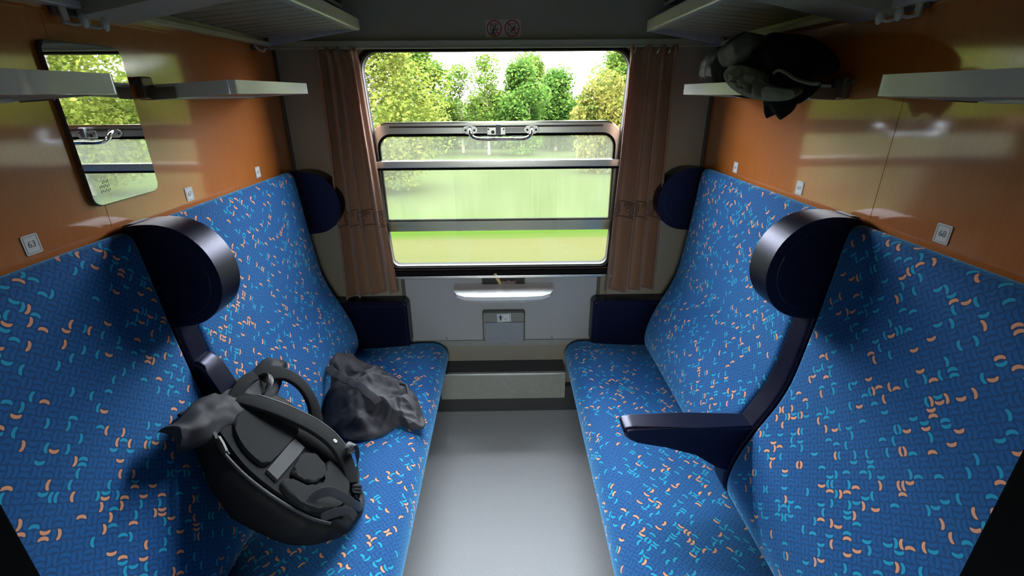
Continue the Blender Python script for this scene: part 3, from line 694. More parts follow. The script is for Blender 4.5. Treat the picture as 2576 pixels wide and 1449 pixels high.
# coat hooks under the racks
def hook(s, y, label, single=False, grp=None, z=1.842):
    h = thing('coat_hook', label, 'coat hook', (s*0.947, y, z), grp)
    inv = Matrix.Translation((-s*0.947, -y, -z))
    def part(name, bm, mat, parent=h):
        bmesh.ops.transform(bm, matrix=inv, verts=bm.verts[:]); return link(name, bm, mat, parent, 50)
    bm = bmesh.new(); box(bm, *sorted((s*0.937, s*0.949)), y-(0.014 if single else 0.050), y+(0.014 if single else 0.050), z-0.018, z+0.010, 0.003); part('mount', bm, MIRROR_E)
    for dy in ((0,) if single else (-0.03, 0.03)):
        bm = bmesh.new()
        if single: tube(bm, catmull([(s*0.94, y, z), (s*0.925, y, z-0.018), (s*0.908, y, z-0.024), (s*0.897, y, z-0.012)], 5), 0.0045, 8)
        else:
            box(bm, *sorted((s*0.930, s*0.938)), y+dy-0.008, y+dy+0.008, z-0.034, z+0.018, 0.002)
            tube(bm, catmull([(s*0.932, y+dy, z-0.030), (s*0.918, y+dy+0.004, z-0.034), (s*0.902, y+dy+0.006, z-0.030)], 5), 0.004, 8)
        pg = part('prong', bm, RACKL)
        if not single:
            bm = bmesh.new(); bmesh.ops.create_uvsphere(bm, u_segments=14, v_segments=10, radius=0.0115)
            bmesh.ops.transform(bm, matrix=Matrix.Translation((s*0.899, y+dy+0.006, z-0.027)) @ Matrix.Diagonal((0.65, 0.75, 1.3, 1)), verts=bm.verts[:]); part('knob', bm, simple('hook_knob', (0.66, 0.68, 0.60), 0.35), pg)
hook(-1, -1.02, 'double coat hook with pale knobs at the top of the left wall')
hook(1, -1.05, 'double coat hook with pale knobs at the top of the right wall')
hook(-1, -0.18, 'single coat hook in the far left corner beneath the rack', True)
hook(1, -0.18, 'single coat hook in the far right corner behind the piled coat', True)

# small shelves
def shelf(s, y0, y1, label):
    z0, z1 = (1.662, 1.700) if s < 0 else (1.648, 1.686)
    o = thing('small_shelf', label, 'shelf', (s*0.94, (y0+y1)/2, z0))
    inv = Matrix.Translation((-s*0.94, -(y0+y1)/2, -z0))
    def part(name, bm, mat, parent=o, smooth=40):
        for v in bm.verts: v.co.z -= (abs(v.co.x)-0.712)*0.055      # the shelf rises slightly towards its front
        bmesh.ops.transform(bm, matrix=inv, verts=bm.verts[:]); return link(name, bm, mat, parent, smooth)
    XY = lambda p, d: Vector((s*p[0], p[1], d))
    outer = rrect(0.712, 0.925, y0, y1, 0.02, 5, rs=(0.004, 0.022, 0.022, 0.004)); inn = rrect(0.722, 0.920, y0+0.010, y1-0.010, 0.012, 5, rs=(0.003, 0.014, 0.014, 0.003))
    bm = bmesh.new(); ringplate(bm, inn, outer, XY, z0+0.002, z1); part('rim', bm, SHELFM)
    bm = bmesh.new(); box(bm, *sorted((s*0.926, s*0.946)), y0, y1, z0, z0+0.014, 0.002); part('rear_rail', bm, RACKL)
    y = y0+0.018
    while y < y1-0.05:
        bm = bmesh.new(); box(bm, *sorted((s*0.722, s*0.930)), y, y+0.040, z0+0.006, z0+0.011, 0.0015); part('slat', bm, SLAT); y += 0.052
    for (ya, sg) in ((y0-0.028, 1), (y1+0.004, -1)):
        bm = bmesh.new(); box(bm, *sorted((s*0.926, s*0.9495)), ya-0.014 if sg > 0 else ya-0.006, ya+0.03, z0+0.004, z0+0.058, 0.004)
        tube(bm, [Vector((s*0.944, ya-0.026, z0+0.046)), Vector((s*0.944, ya+0.040, z0+0.046))], 0.006, 8)
        box(bm, *sorted((s*0.86, s*0.93)), ya+0.008, ya+0.014, z0+0.0, z0+0.03, 0.002)
        part('bracket', bm, simple('bracket_bronze', (0.16, 0.13, 0.10), 0.35, metal=0.5))
shelf(-1, -0.835, -0.290, 'small white-edged shelf on the left wall between mirror and window')
shelf(-1, -1.800, -1.246, 'small white-edged shelf on the left wall crossing in front of the mirror')
shelf(1, -0.860, -0.290, 'small white-edged shelf on the right wall carrying the black coat')
shelf(1, -1.850, -1.312, 'small empty white-edged shelf on the right wall nearest the door')

# long cover boxes at the top of the window wall
for s in (-1, 1):
    x0, x1 = (0.628, 0.735) if s < 0 else (0.690, 0.80)
    o = thing('ceiling_lamp_cover', 'long dark glazed cover box high above the %s luggage rack' % ('left' if s < 0 else 'right'), 'cover', (s*(x0+x1)/2, -0.9, 1.985))
    bm = bmesh.new(); box(bm, *sorted((s*x0-s*(x0+x1)/2, s*x1-s*(x0+x1)/2)), -0.9, 0.875, 0.004, 0.10, 0.004); link('cover', bm, GLASSD, o)
    bm = bmesh.new(); box(bm, *sorted((s*(x0-0.004)-s*(x0+x1)/2, s*(x0+0.004)-s*(x0+x1)/2)), -0.9, 0.876, 0.0, 0.012, 0.002); link('edge_strip', bm, RACKL, o)

# ------------------------------------------------------------------ mirror
mi = thing('wall_mirror', 'tall frameless rounded mirror on the left wall', 'mirror', (-0.944, -1.015, 1.595))
YZ = lambda p, d: Vector((d, p[0], p[1]))
mp_ = rrect(-0.118, 0.108, -0.178, 0.178, 0.022, 6)
bm = bmesh.new(); prism(bm, mp_, YZ, -0.0055, 0.004, 0.0008, 1); link('backing', bm, MIRROR_E, mi)
bm = bmesh.new(); prism(bm, rrect(-0.116, 0.106, -0.176, 0.176, 0.021, 6), YZ, 0.0042, 0.0062, 0.0006, 1); link('glass', bm, MIRROR, mi, 10)
bm = bmesh.new()
for k in range(6):
    for q in range(2+(k > 1)): box(bm, 0.0061, 0.0064, -0.088+k*0.0055, -0.086+k*0.0055, -0.150+q*0.010+(k % 2)*0.002, -0.143+q*0.010+(k % 2)*0.002)
link('etched_mark', bm, simple('etched_grey', (0.30, 0.33, 0.22), 0.7), mi, None)

# ------------------------------------------------------------------ number labels
def text(parent, body, size, mat, loc, rot, name='number', align='CENTER'):
    cu = bpy.data.curves.new(name, 'FONT'); cu.body = body; cu.size = size; cu.align_x = align; cu.align_y = 'CENTER'; cu.extrude = 0.0001
    cu.resolution_u = 4
    tmp = bpy.data.objects.new('tmp', cu); me = bpy.data.meshes.new_from_object(tmp); bpy.data.objects.remove(tmp)
    me.materials.clear(); me.materials.append(mat)
    o = bpy.data.objects.new(name, me); COL.objects.link(o); o.parent = parent; o.location = loc; o.rotation_euler = rot
    return o
def plaque(s, y, z, num, extra):
    o = thing('seat_number_label', 'small white label reading %s %s' % (num, extra), 'label', (s*0.9495, y, z), 'seat number labels')
    d0 = -s
    bm = bmesh.new(); prism(bm, rrect(-0.0185, 0.0185, -0.0205, 0.0205, 0.004, 4), lambda p, d: Vector((d0*d, p[0], p[1])), 0.0, 0.0012, 0.0003, 1); link('plate', bm, STICK, o)
    bm = bmesh.new(); ringplate(bm, rrect(-0.0143, 0.0143, -0.0163, 0.0163, 0.001, 3), rrect(-0.0150, 0.0150, -0.0170, 0.0170, 0.0015, 3), lambda p, d: Vector((d0*d, p[0], p[1])), 0.0012, 0.0015); link('border', bm, GREYINK, o)
    rot = (PI/2, 0, PI/2) if s < 0 else (PI/2, 0, -PI/2)
    text(o, num, 0.0185, GREYINK, (d0*0.0015, 0, 0.0), rot)
for s, y, n_, e in ((-1, -0.333, '65', 'above the left bench, next to the window'), (-1, -0.772, '67', 'on the left wall, middle one of three'), (-1, -1.301, '63', 'on the left wall nearest the viewer'),
                    (1, -0.333, '66', 'above the right bench, next to the window'), (1, -0.776, '64', 'on the right wall, middle one of three'), (1, -1.300, '68', 'on the right wall nearest the viewer')):
    plaque(s, y, 1.379, n_, e)

# ------------------------------------------------------------------ prohibition sign
sg = thing('prohibition_sign', 'sticker with two red crossed circles above the window', 'sign', (0.027, -0.0225, 1.909))
P2 = lambda p, d: Vector((p[0], -d, p[1]))
bm = bmesh.new(); prism(bm, rrect(-0.0735, 0.0735, -0.033, 0.033, 0.005, 4), P2, 0.0, 0.0008); link('plate', bm, simple('faded_sticker', (0.40, 0.40, 0.36), 0.5), sg)
for cx in (-0.0365, 0.0375):
    bm = bmesh.new(); ringplate(bm, disc_poly(cx, 0, 0.0270, 40), disc_poly(cx, 0, 0.0315, 40), P2, 0.0008, 0.0016)
    a = math.radians(-48); dx, dz = math.cos(a), math.sin(a)
    prism(bm, [(cx-dx*0.028-dz*0.002, -dz*0.028+dx*0.002), (cx-dx*0.028+dz*0.002, -dz*0.028-dx*0.002), (cx+dx*0.028+dz*0.002, dz*0.028-dx*0.002), (cx+dx*0.028-dz*0.002, dz*0.028+dx*0.002)], P2, 0.0013, 0.0017)
    link('red_circle', bm, REDINK, sg, None)
    bm = bmesh.new()
    for (x0, x1, z0, z1) in ((-0.017, 0.018, 0.015, 0.017), (-0.018, -0.016, -0.017, 0.017), (-0.018, 0.026, -0.005, -0.003), (-0.018, 0.021, -0.018, -0.016)):
        box(bm, cx+x0, cx+x1, -0.0012, -0.0008, z0, z1)
    if cx < 0:
        prism(bm, disc_poly(cx+0.004, 0.0085, 0.0042, 20), P2, 0.0008, 0.0013)
        prism(bm, [(cx-0.006, 0.0), (cx+0.0145, 0.0), (cx+0.0145, -0.0028), (cx+0.001, -0.0028), (cx-0.001, -0.012), (cx+0.004, -0.021), (cx+0.007, -0.026), (cx+0.003, -0.027), (cx-0.004, -0.016), (cx-0.006, -0.026), (cx-0.011, -0.026), (cx-0.010, -0.012)], P2, 0.0008, 0.0013)
    else:
        prism(bm, [(cx+0.003, 0.004), (cx+0.014, 0.011), (cx+0.0135, 0.006), (cx+0.010, -0.003), (cx+0.006, -0.003)], P2, 0.0008, 0.0013)
        prism(bm, [(cx-0.008, -0.009), (cx+0.002, -0.004), (cx+0.004, -0.008), (cx-0.001, -0.013), (cx-0.006, -0.012)], P2, 0.0008, 0.0013)
    link('pictogram', bm, INK, sg, None)

# ------------------------------------------------------------------ window table, slot, bin
tb = thing('window_table', 'small white fixed table flap below the window', 'table', (0.013, 0, 0.76))
top = [(-0.250, -0.001), (-0.245, -0.105), (-0.226, -0.150), (-0.185, -0.178), (-0.10, -0.186), (0.10, -0.186), (0.185, -0.178), (0.226, -0.150), (0.245, -0.105), (0.250, -0.002), (0.125, -0.002), (0.118, -0.012), (0.104, -0.020), (-0.104, -0.020), (-0.118, -0.012), (-0.125, -0.002)]
bm = bmesh.new(); prism(bm, top, lambda p, d: Vector((p[0], p[1], d)), -0.014, 0.004, 0.0); link('table_top', bm, WHITE, tb, 30)
bm = bmesh.new(); prism(bm, [(x*0.97, y_*0.96) for x, y_ in top[:10]], lambda p, d: Vector((p[0], p[1], d)), -0.030, -0.014, 0.004, 2); link('underside_rim', bm, simple('table_rim_grey', (0.45, 0.43, 0.42), 0.4), tb)
bm = bmesh.new(); box(bm, -0.11, 0.11, -0.10, -0.002, -0.05, -0.031, 0.003); link('bracket', bm, BIN, tb)
st = thing('slot_tray', 'dark recessed slot tray behind the white table', 'tray', (0.012, -0.006, 0.772))
bm = bmesh.new(); ringplate(bm, rrect(-0.102, 0.102, -0.024, 0.018, 0.002, 3), rrect(-0.109, 0.109, -0.028, 0.022, 0.004, 3), P2, -0.002, 0.008); link('rim', bm, SLOT, st)
bm = bmesh.new(); box(bm, -0.104, 0.104, -0.001, 0.001, -0.026, 0.02); link('back_plate', bm, simple('tray_inside', (0.03, 0.03, 0.027), 0.5), st)
bm = bmesh.new(); path = [Vector((0.006, -0.016, 0.742)), Vector((-0.004, -0.0165, 0.765)), Vector((-0.016, -0.018, 0.79)), Vector((-0.027, -0.021, 0.812)), Vector((-0.0315, -0.022, 0.821))]
ribbon(bm, catmull(path, 4), Vector((0, -1, 0)), 0.0165, 0.0016, lambda t: 0.85+0.2*t if t < 0.85 else 1.02*math.sqrt(max(0.05, 1-((t-0.85)/0.16)**2)))
tag(link('wooden_stirrer', bm, BIRCH, None, 60), 'flat pale wooden stick leaning out of the slot behind the table', 'stick')
bm = bmesh.new()
g = [[bm.verts.new((0.005+0.07*i/8, -0.0155-0.004*math.sin(i*1.3)-0.001*j, 0.752+0.028*j/3+0.002*math.sin(i*2.1)*(j == 3))) for i in range(9)] for j in range(4)]
for j in range(3):
    for i in range(8): bm.faces.new((g[j][i], g[j][i+1], g[j+1][i+1], g[j+1][i]))
r_ = bmesh.ops.solidify(bm, geom=bm.faces[:], thickness=0.0006)
tag(link('paper_scrap', bm, PAPER, None, 60), 'crumpled pinkish paper scrap beside the wooden stick', 'paper')
bn = thing('waste_bin', 'grey wall waste bin with litter sticker under the table', 'bin', (0.011, -0.004, 0.518))
bm = bmesh.new(); prism(bm, rrect(-0.107, 0.107, 0.036, 0.092, 0.012, 4, rs=(0.012, 0.012, 0.001, 0.001)), P2, 0.0, 0.034, 0.004, 2); link('lid', bm, BIN, bn)
bm = bmesh.new(); prism(bm, rrect(-0.100, 0.103, -0.091, 0.035, 0.003, 3), P2, 0.0, 0.026, 0.003, 2); link('flap', bm, BINF, bn)
bm = bmesh.new(); prism(bm, [(-0.012, -0.090), (0.012, -0.090), (0.008, -0.098), (0, -0.1), (-0.008, -0.098)], P2, 0.006, 0.024, 0.001, 1); link('finger_tab', bm, BIN, bn)
bm = bmesh.new(); ringplate(bm, rrect(-0.107, 0.107, -0.09, 0.092, 0.012, 4), rrect(-0.112, 0.112, -0.092, 0.097, 0.014, 4), P2, -0.002, 0.004); link('recess_edge', bm, SLOT, bn)
stk = [(-0.035, 0.086), (0.036, 0.088), (0.038, 0.042), (-0.033, 0.038)]
bm = bmesh.new(); prism(bm, stk, P2, 0.0342, 0.0350); sk = link('litter_sticker', bm, STICK, bn)
bm = bmesh.new()
sc2 = lambda k: [((x-0.0015)*k+0.0015, (z-0.0635)*k+0.0635) for x, z in stk]
ringplate(bm, sc2(0.83), sc2(0.88), P2, 0.0350, 0.0353)
cx, cz = -0.016, 0.064
prism(bm, disc_poly(cx, cz+0.0145, 0.0032, 16), P2, 0.0350, 0.0354)
prism(bm, [(cx-0.0045, cz+0.0105), (cx+0.0045, cz+0.0105), (cx+0.0145, cz+0.006), (cx+0.0145, cz+0.0043), (cx+0.005, cz+0.007), (cx+0.0045, cz-0.016), (cx+0.001, cz-0.016), (cx, cz-0.003), (cx-0.001, cz-0.016), (cx-0.0045, cz-0.016), (cx-0.005, cz+0.006), (cx-0.008, cz-0.001), (cx-0.0095, cz-0.0005), (cx-0.0075, cz+0.008)], P2, 0.0350, 0.0354)
for a, b in (((cx+0.016, cz+0.002), (cx+0.020, cz-0.012)), ((cx+0.020, cz-0.012), (cx+0.032, cz-0.010)), ((cx+0.032, cz-0.010), (cx+0.034, cz+0.003)), ((cx+0.026, cz-0.006), (cx+0.022, cz-0.001))):
    tube(bm, [Vector((a[0], -0.0352, a[1])), Vector((b[0], -0.0352, b[1]))], 0.0006, 6)
link('pictogram', bm, INK, sk, None)

# ------------------------------------------------------------------ curtains
def curtain(s):
    rdm = random.Random(11 if s < 0 else 23)
    if s < 0: T0, T1, B0, B1, zb0, zb1 = -0.742, -0.574, -0.778, -0.512, 0.712, 0.742
    else: T0, T1, B0, B1, zb0, zb1 = 0.752, 0.556, 0.772, 0.520, 0.742, 0.722
    o = thing('window_curtain', 'brown pleated curtain with dark key-pattern band at the %s side of the window' % ('left' if s < 0 else 'right'), 'curtain', ((T0+T1)/2, -0.03, 1.83))
    bm = bmesh.new(); uvl = bm.loops.layers.uv.new('UVMap')
    NU, NV = 180, 60
    # u runs from wall side (0) to window side (1)
    def pos(i, j):
        u = i/NU; v = j/NV
        folds = [(0.0, 0.0)]
        x01 = u
        # tighter pleats towards the wall, one broad flat fold at the window edge
        if s < 0: ph = 2*PI*(4.6*(1-(1-u)**1.0)) if u < 0.55 else 2*PI*(2.53+(u-0.55)*2.3)
        else: ph = 2*PI*(1.0*u*4.0) if u < 0.5 else 2*PI*(2.0+(u-0.5)*2.6)
        amp = 0.032+0.006*math.sin(u*9+1)
        amp *= (0.75+0.25*v)
        cr = 0.35*math.sin(6*v+u*7)*0.15
        y = -0.054-amp*(math.sin(ph+cr)+0.28*math.sin(2*(ph+cr)+0.8))-0.006*noise.noise(Vector((u*8, v*2.2, s*3)))
        lat = 0.019*math.cos(ph+cr)
        x = (T0+(B0-T0)*v**1.1)*(1-x01)+(T1+(B1-T1)*v**1.1)*x01
        x += lat*(-1 if s > 0 else 1)*0.9*(1 if 0.03 < u < 0.97 else 0.3)+0.003*noise.noise(Vector((u*6, v*4, 9)))
        zb = zb0+(zb1-zb0)*u+0.006*math.sin(ph)
        z = 1.834+(zb-1.834)*v
        if v < 0.09: g = 1-v/0.09; z += 0.007*math.sin(u*46)*g; y += -0.010*g+0.012*math.sin(u*64+v*30)*math.sin(PI*min(1, v/0.045))*(0.5+0.5*g); x += 0.005*math.sin(u*80+v*60)*g
        return Vector((x, y, z))
    G = [[pos(i, j) for i in range(NU+1)] for j in range(NV+1)]
    al = [0.0]; jm = NV//2
    for i in range(1, NU+1): al.append(al[-1]+(G[jm][i]-G[jm][i-1]).length)
    V = [[bm.verts.new(p-Vector(o.location)) for p in row] for row in G]
    for j in range(NV):
        for i in range(NU):
            f = bm.faces.new((V[j][i], V[j][i+1], V[j+1][i+1], V[j+1][i]))
            for lp, (jj, ii) in zip(f.loops, ((j, i), (j, i+1), (j+1, i+1), (j+1, i))):
                lp[uvl].uv = (al[ii], G[jj][ii].z-(0.716 if s < 0 else 0.742))
    cl = link('cloth', bm, CURTAIN, o, 80)
    md = cl.modifiers.new('thickness', 'SOLIDIFY'); md.thickness = 0.0016
    # gathers with small hooks on the ledge
    for k in range(4):
        x = T0+(T1-T0)*(k+0.5)/4-o.location.x
        bm = bmesh.new(); tube(bm, catmull([(x, 0.008, 0.012), (x+0.004, -0.008, 0.010), (x, -0.016, -0.006), (x-0.004, -0.010, -0.018)], 5), 0.0022, 8); link('hook', bm, ALU, o)
curtain(-1); curtain(1)

# ------------------------------------------------------------------ backpack (local frame: u across, v up its length, n out of the back panel)
bpk = thing('backpack', 'black roll-top backpack lying on the left bench, harness side up', 'backpack')
Pb = Vector((-0.42, -1.19, 0.50)); vv = (Vector((-0.81, -1.05, 0.84))-Pb).normalized(); uu = Vector((0, 1, -0.28)); uu = (uu-vv*uu.dot(vv)).normalized(); nn = uu.cross(vv).normalized()
MB_ = Matrix(((uu.x, vv.x, nn.x, Pb.x), (uu.y, vv.y, nn.y, Pb.y), (uu.z, vv.z, nn.z, Pb.z), (0, 0, 0, 1)))
bpk.matrix_world = MB_
def Lp(u_, v_, n_=0.0): return Vector((u_, v_, n_))
def bag_loft(bm, rings, seg=40):
    R_ = []
    for (v_, uc, hw, nc, hd, ex, dn) in rings:
        ring = []
        for k in range(seg):
            a = 2*PI*k/seg; ca, sa = math.cos(a), math.sin(a)
            x = uc+hw*math.copysign(abs(ca)**(2/ex), ca); z = nc+hd*math.copysign(abs(sa)**(2/ex), sa)
            q = Vector((x, v_+dn*sa, z)); nz = noise.noise(q*9)*0.010+noise.noise(q*26)*0.003
            d = Vector((ca, 0, sa)); ring.append(bm.verts.new(q+d*nz))
        R_.append(ring)
    for i in range(len(R_)-1):
        for k in range(seg): bm.faces.new((R_[i][k], R_[i][(k+1) % seg], R_[i+1][(k+1) % seg], R_[i+1][k]))
    bm.faces.new(R_[0]); bm.faces.new(R_[-1]); bmesh.ops.recalc_face_normals(bm, faces=bm.faces[:])
def interp(keys, n):
    out_ = []
    for i in range(n+1):
        t = i/n*(len(keys)-1); k = min(int(t), len(keys)-2); f = t-k; f = f*f*(3-2*f)
        out_.append([a*(1-f)+b*f for a, b in zip(keys[k], keys[k+1])])
    return out_
#           v     uc     hw     nc      hd   ex  dn
keys = [(-0.0120, 0.0050, 0.0450, -0.0370, 0.0130, 2.6000, 0.0000), (0.0000, -0.0010, 0.0790, -0.0360, 0.0260, 3.0000, 0.0000), (0.0400, -0.0075, 0.1125, -0.0480, 0.0440, 3.4000, 0.0000), (0.1000, -0.0125, 0.1375, -0.0660, 0.0640, 3.6000, 0.0000), (0.1800, -0.0185, 0.1565, -0.0760, 0.0740, 3.6000, 0.0000), (0.2600, -0.0225, 0.1675, -0.0785, 0.0765, 3.6000, 0.0000), (0.3400, -0.0210, 0.1690, -0.0710, 0.0690, 3.6000, 0.0000), (0.4100, -0.0150, 0.1650, -0.0535, 0.0515, 3.4000, 0.0000), (0.4700, -0.0100, 0.1650, -0.0400, 0.0380, 3.0000, 0.0000), (0.5200, -0.0050, 0.1650, -0.0280, 0.0220, 2.6000, 0.0000), (0.5450, -0.0025, 0.1625, -0.0255, 0.0105, 2.5000, 0.0000)]
bm = bmesh.new(); bag_loft(bm, interp(keys, 44)); body = link('body', bm, BP_N, bpk, 60)
# rolled closure with two drooping side flaps
bm = bmesh.new(); NU, NV = 60, 14
def flap(i, j):
    u_ = -0.262+0.502*i/NU; t = j/NV
    e = abs(u_)/0.265; sg = 1 if u_ > 0 else 0
    wdt = 0.125-0.045*e**2 if sg else 0.125-0.060*e**2
    v_ = 0.556+(0.026*e**1.5 if sg else -0.040*e**1.5)-wdt*t+0.006*math.sin(u_*38)
    n_ = 0.004+0.030*math.sin(PI*t)*(0.35+0.65*e)+(0.030*e*e if sg else -0.020*e*e)+0.016*abs(math.sin(u_*34+t*1.2+1.0))*(0.15+e)*math.sin(PI*(0.15+0.7*t))+0.006*noise.noise(Vector((u_*24, t*5, 1)))
    return Vector((u_, v_, n_))
F1 = [[flap(i, j) for i in range(NU+1)] for j in range(NV+1)]
A = [[bm.verts.new(p) for p in r] for r in F1]; B = [[bm.verts.new(p-Vector((0, 0, 0.014+0.035*math.sin(PI*j/NV)*math.sqrt(max(0.02, 1-(abs(p.x)/0.275)**2)+0.15)))) for p in r] for j, r in enumerate(F1)]
for j in range(NV):
    for i in range(NU):
        bm.faces.new((A[j][i], A[j][i+1], A[j+1][i+1], A[j+1][i])); bm.faces.new((B[j][i+1], B[j][i], B[j+1][i], B[j+1][i+1]))
for j in range(NV):
    bm.faces.new((A[j][0], A[j+1][0], B[j+1][0], B[j][0])); bm.faces.new((A[j+1][NU], A[j][NU], B[j][NU], B[j+1][NU]))
for i in range(NU):
    bm.faces.new((A[0][i+1], A[0][i], B[0][i], B[0][i+1])); bm.faces.new((A[NV][i], A[NV][i+1], B[NV][i+1], B[NV][i]))
bmesh.ops.recalc_face_normals(bm, faces=bm.faces[:])
link('roll_top', bm, simple('rolltop_nylon', (0.030, 0.029, 0.033), 0.65, var=0.1, scale=40, bump=0.2, spec=0.25), bpk, 60)
# padded back panel pieces
def pad(name, pts, n0, th, mat, parent, bev=0.010, nrm=3):
    bm = bmesh.new(); P = [(p.x, p.y) for p in catmull([(a, b, 0) for a, b in pts], nrm, True)] if nrm > 1 else pts
    prism(bm, P, lambda p, d: Vector((p[0], p[1], d)), n0-0.012, n0+th, bev, 3); return link(name, bm, mat, parent, 60)
bp0 = pad('back_panel', [(-0.165, 0.18), (-0.180, 0.30), (-0.160, 0.40), (-0.12, 0.475), (0.0, 0.495), (0.12, 0.48), (0.145, 0.38), (0.14, 0.25), (0.115, 0.12), (0.06, 0.045), (-0.05, 0.035), (-0.13, 0.09)], -0.006, 0.012, BP_F, bpk)
pad('upper_pad', [(-0.145, 0.300), (-0.120, 0.285), (0.020, 0.300), (0.085, 0.315), (0.095, 0.40), (0.06, 0.455), (-0.06, 0.455), (-0.115, 0.42), (-0.145, 0.36)], 0.006, 0.012, BP_M, bp0)
pad('luggage_band', [(-0.150, 0.235), (-0.148, 0.275), (0.0, 0.295), (0.035, 0.298), (0.034, 0.256), (-0.02, 0.249)], 0.007, 0.008, BP_G, bp0, 0.002, 1)
pad('lumbar_pad', [(-0.095, 0.222), (-0.06, 0.235), (0.005, 0.246), (0.030, 0.225), (0.038, 0.182), (0.015, 0.162), (-0.045, 0.152), (-0.075, 0.165), (-0.090, 0.195)], 0.005, 0.018, BP_M, bp0, 0.012)
pad('lumbar_pad', [(-0.155, 0.218), (-0.125, 0.224), (-0.108, 0.200), (-0.085, 0.155), (-0.055, 0.140), (0.0, 0.150), (0.045, 0.175), (0.075, 0.175), (0.085, 0.135), (0.045, 0.075), (-0.03, 0.058), (-0.10, 0.075), (-0.140, 0.115), (-0.162, 0.17)], 0.005, 0.015, BP_M, bp0, 0.010)
# side piping and zip
bm = bmesh.new(); tube(bm, catmull([Lp(-0.150, 0.47, 0.002), Lp(-0.182, 0.40, -0.002), Lp(-0.192, 0.33, -0.004), Lp(-0.190, 0.26, -0.004), Lp(-0.176, 0.18, -0.003), Lp(-0.148, 0.10, -0.003), Lp(-0.11, 0.05, -0.006)], 8), 0.0048, 8); link('piping', bm, BP_S, body)
bm = bmesh.new(); tube(bm, catmull([Lp(-0.150, 0.455, 0.0), Lp(-0.168, 0.42, 0.0), Lp(-0.182, 0.37, 0.0)], 5), 0.004, 8); zp = link('zip', bm, BP_P, body)
bm = bmesh.new(); ribbon(bm, [Lp(-0.168, 0.425, 0.008), Lp(-0.178, 0.402, 0.009), Lp(-0.186, 0.380, 0.006)], Vector((0, 0, 1)), 0.008, 0.003); link('zip_puller', bm, simple('zip_puller_metal', (0.05, 0.05, 0.055), 0.5), zp)
# grab handle
bm = bmesh.new(); ribbon(bm, catmull([Lp(0.050, 0.470, 0.010), Lp(0.075, 0.470, 0.040), Lp(0.105, 0.490, 0.060), Lp(0.122, 0.515, 0.055), Lp(0.118, 0.530, 0.020)], 6), Vector((0.5, 0.5, 0.6)), 0.020, 0.004); link('grab_handle', bm, BP_S, bpk, 60)
bm = bmesh.new(); ribbon(bm, catmull([Lp(-0.02, 0.505, 0.012), Lp(0.03, 0.525, 0.030), Lp(0.09, 0.535, 0.034), Lp(0.16, 0.520, 0.02), Lp(0.20, 0.50, 0.0)], 6), Vector((0, 0, 1)), 0.036, 0.008); link('yoke', bm, BP_F, bpk, 60)
# shoulder straps
def strap(pts, wd, th, name='shoulder_strap', mat=BP_F, tp=None, nv=Vector((0, 0, 1)), puff=0.35):
    bm = bmesh.new(); ribbon(bm, catmull(pts, 8), nv, wd, th, tp, puff); return link(name, bm, mat, bpk, 60)
sA = strap([Lp(-0.005, 0.50, 0.010), Lp(0.012, 0.455, 0.028), Lp(0.036, 0.405, 0.040), Lp(0.066, 0.345, 0.046), Lp(0.095, 0.285, 0.046), Lp(0.110, 0.225, 0.044), Lp(0.108, 0.170, 0.038), Lp(0.092, 0.120, 0.026), Lp(0.065, 0.075, 0.010)], 0.070, 0.014, tp=lambda t: 0.85+0.2*math.sin(PI*t) if t < 0.75 else 1.0-(t-0.75)*1.2)
bm = bmesh.new(); tube(bm, [p for p in catmull([Lp(0.040, 0.470, 0.034), Lp(0.066, 0.412, 0.047), Lp(0.098, 0.352, 0.052), Lp(0.127, 0.290, 0.052), Lp(0.142, 0.225, 0.050), Lp(0.138, 0.165, 0.043), Lp(0.118, 0.115, 0.03)], 8)], 0.0035, 8); link('edge_binding', bm, BP_S, sA)
sB = strap([Lp(0.085, 0.520, 0.012), Lp(0.145, 0.520, 0.040), Lp(0.200, 0.490, 0.050), Lp(0.240, 0.435, 0.040), Lp(0.258, 0.375, 0.015), Lp(0.255, 0.320, -0.020), Lp(0.225, 0.27, -0.05), Lp(0.18, 0.22, -0.06)], 0.062, 0.014, tp=lambda t: 0.9+0.15*math.sin(PI*t))
strap([Lp(0.085, 0.50, 0.008), Lp(0.120, 0.450, 0.012), Lp(0.150, 0.390, 0.006), Lp(0.170, 0.33, -0.01), Lp(0.185, 0.28, -0.03)], 0.040, 0.008, 'strap_lining', BP_N)
# emblem on the strap
bm = bmesh.new(); f_ = lambda p, d: Vector((p[0], p[1], d))
ringplate(bm, disc_poly(0.104, 0.205, 0.0052, 24), disc_poly(0.104, 0.205, 0.0072, 24), f_, 0.050, 0.0545)
prism(bm, [(0.1032, 0.211), (0.1052, 0.211), (0.1052, 0.206), (0.1075, 0.200), (0.1058, 0.1995), (0.1042, 0.2035), (0.1015, 0.1990), (0.1, 0.2), (0.1032, 0.206)], f_, 0.050, 0.0545)
link('emblem', bm, PRINT, sA, None)
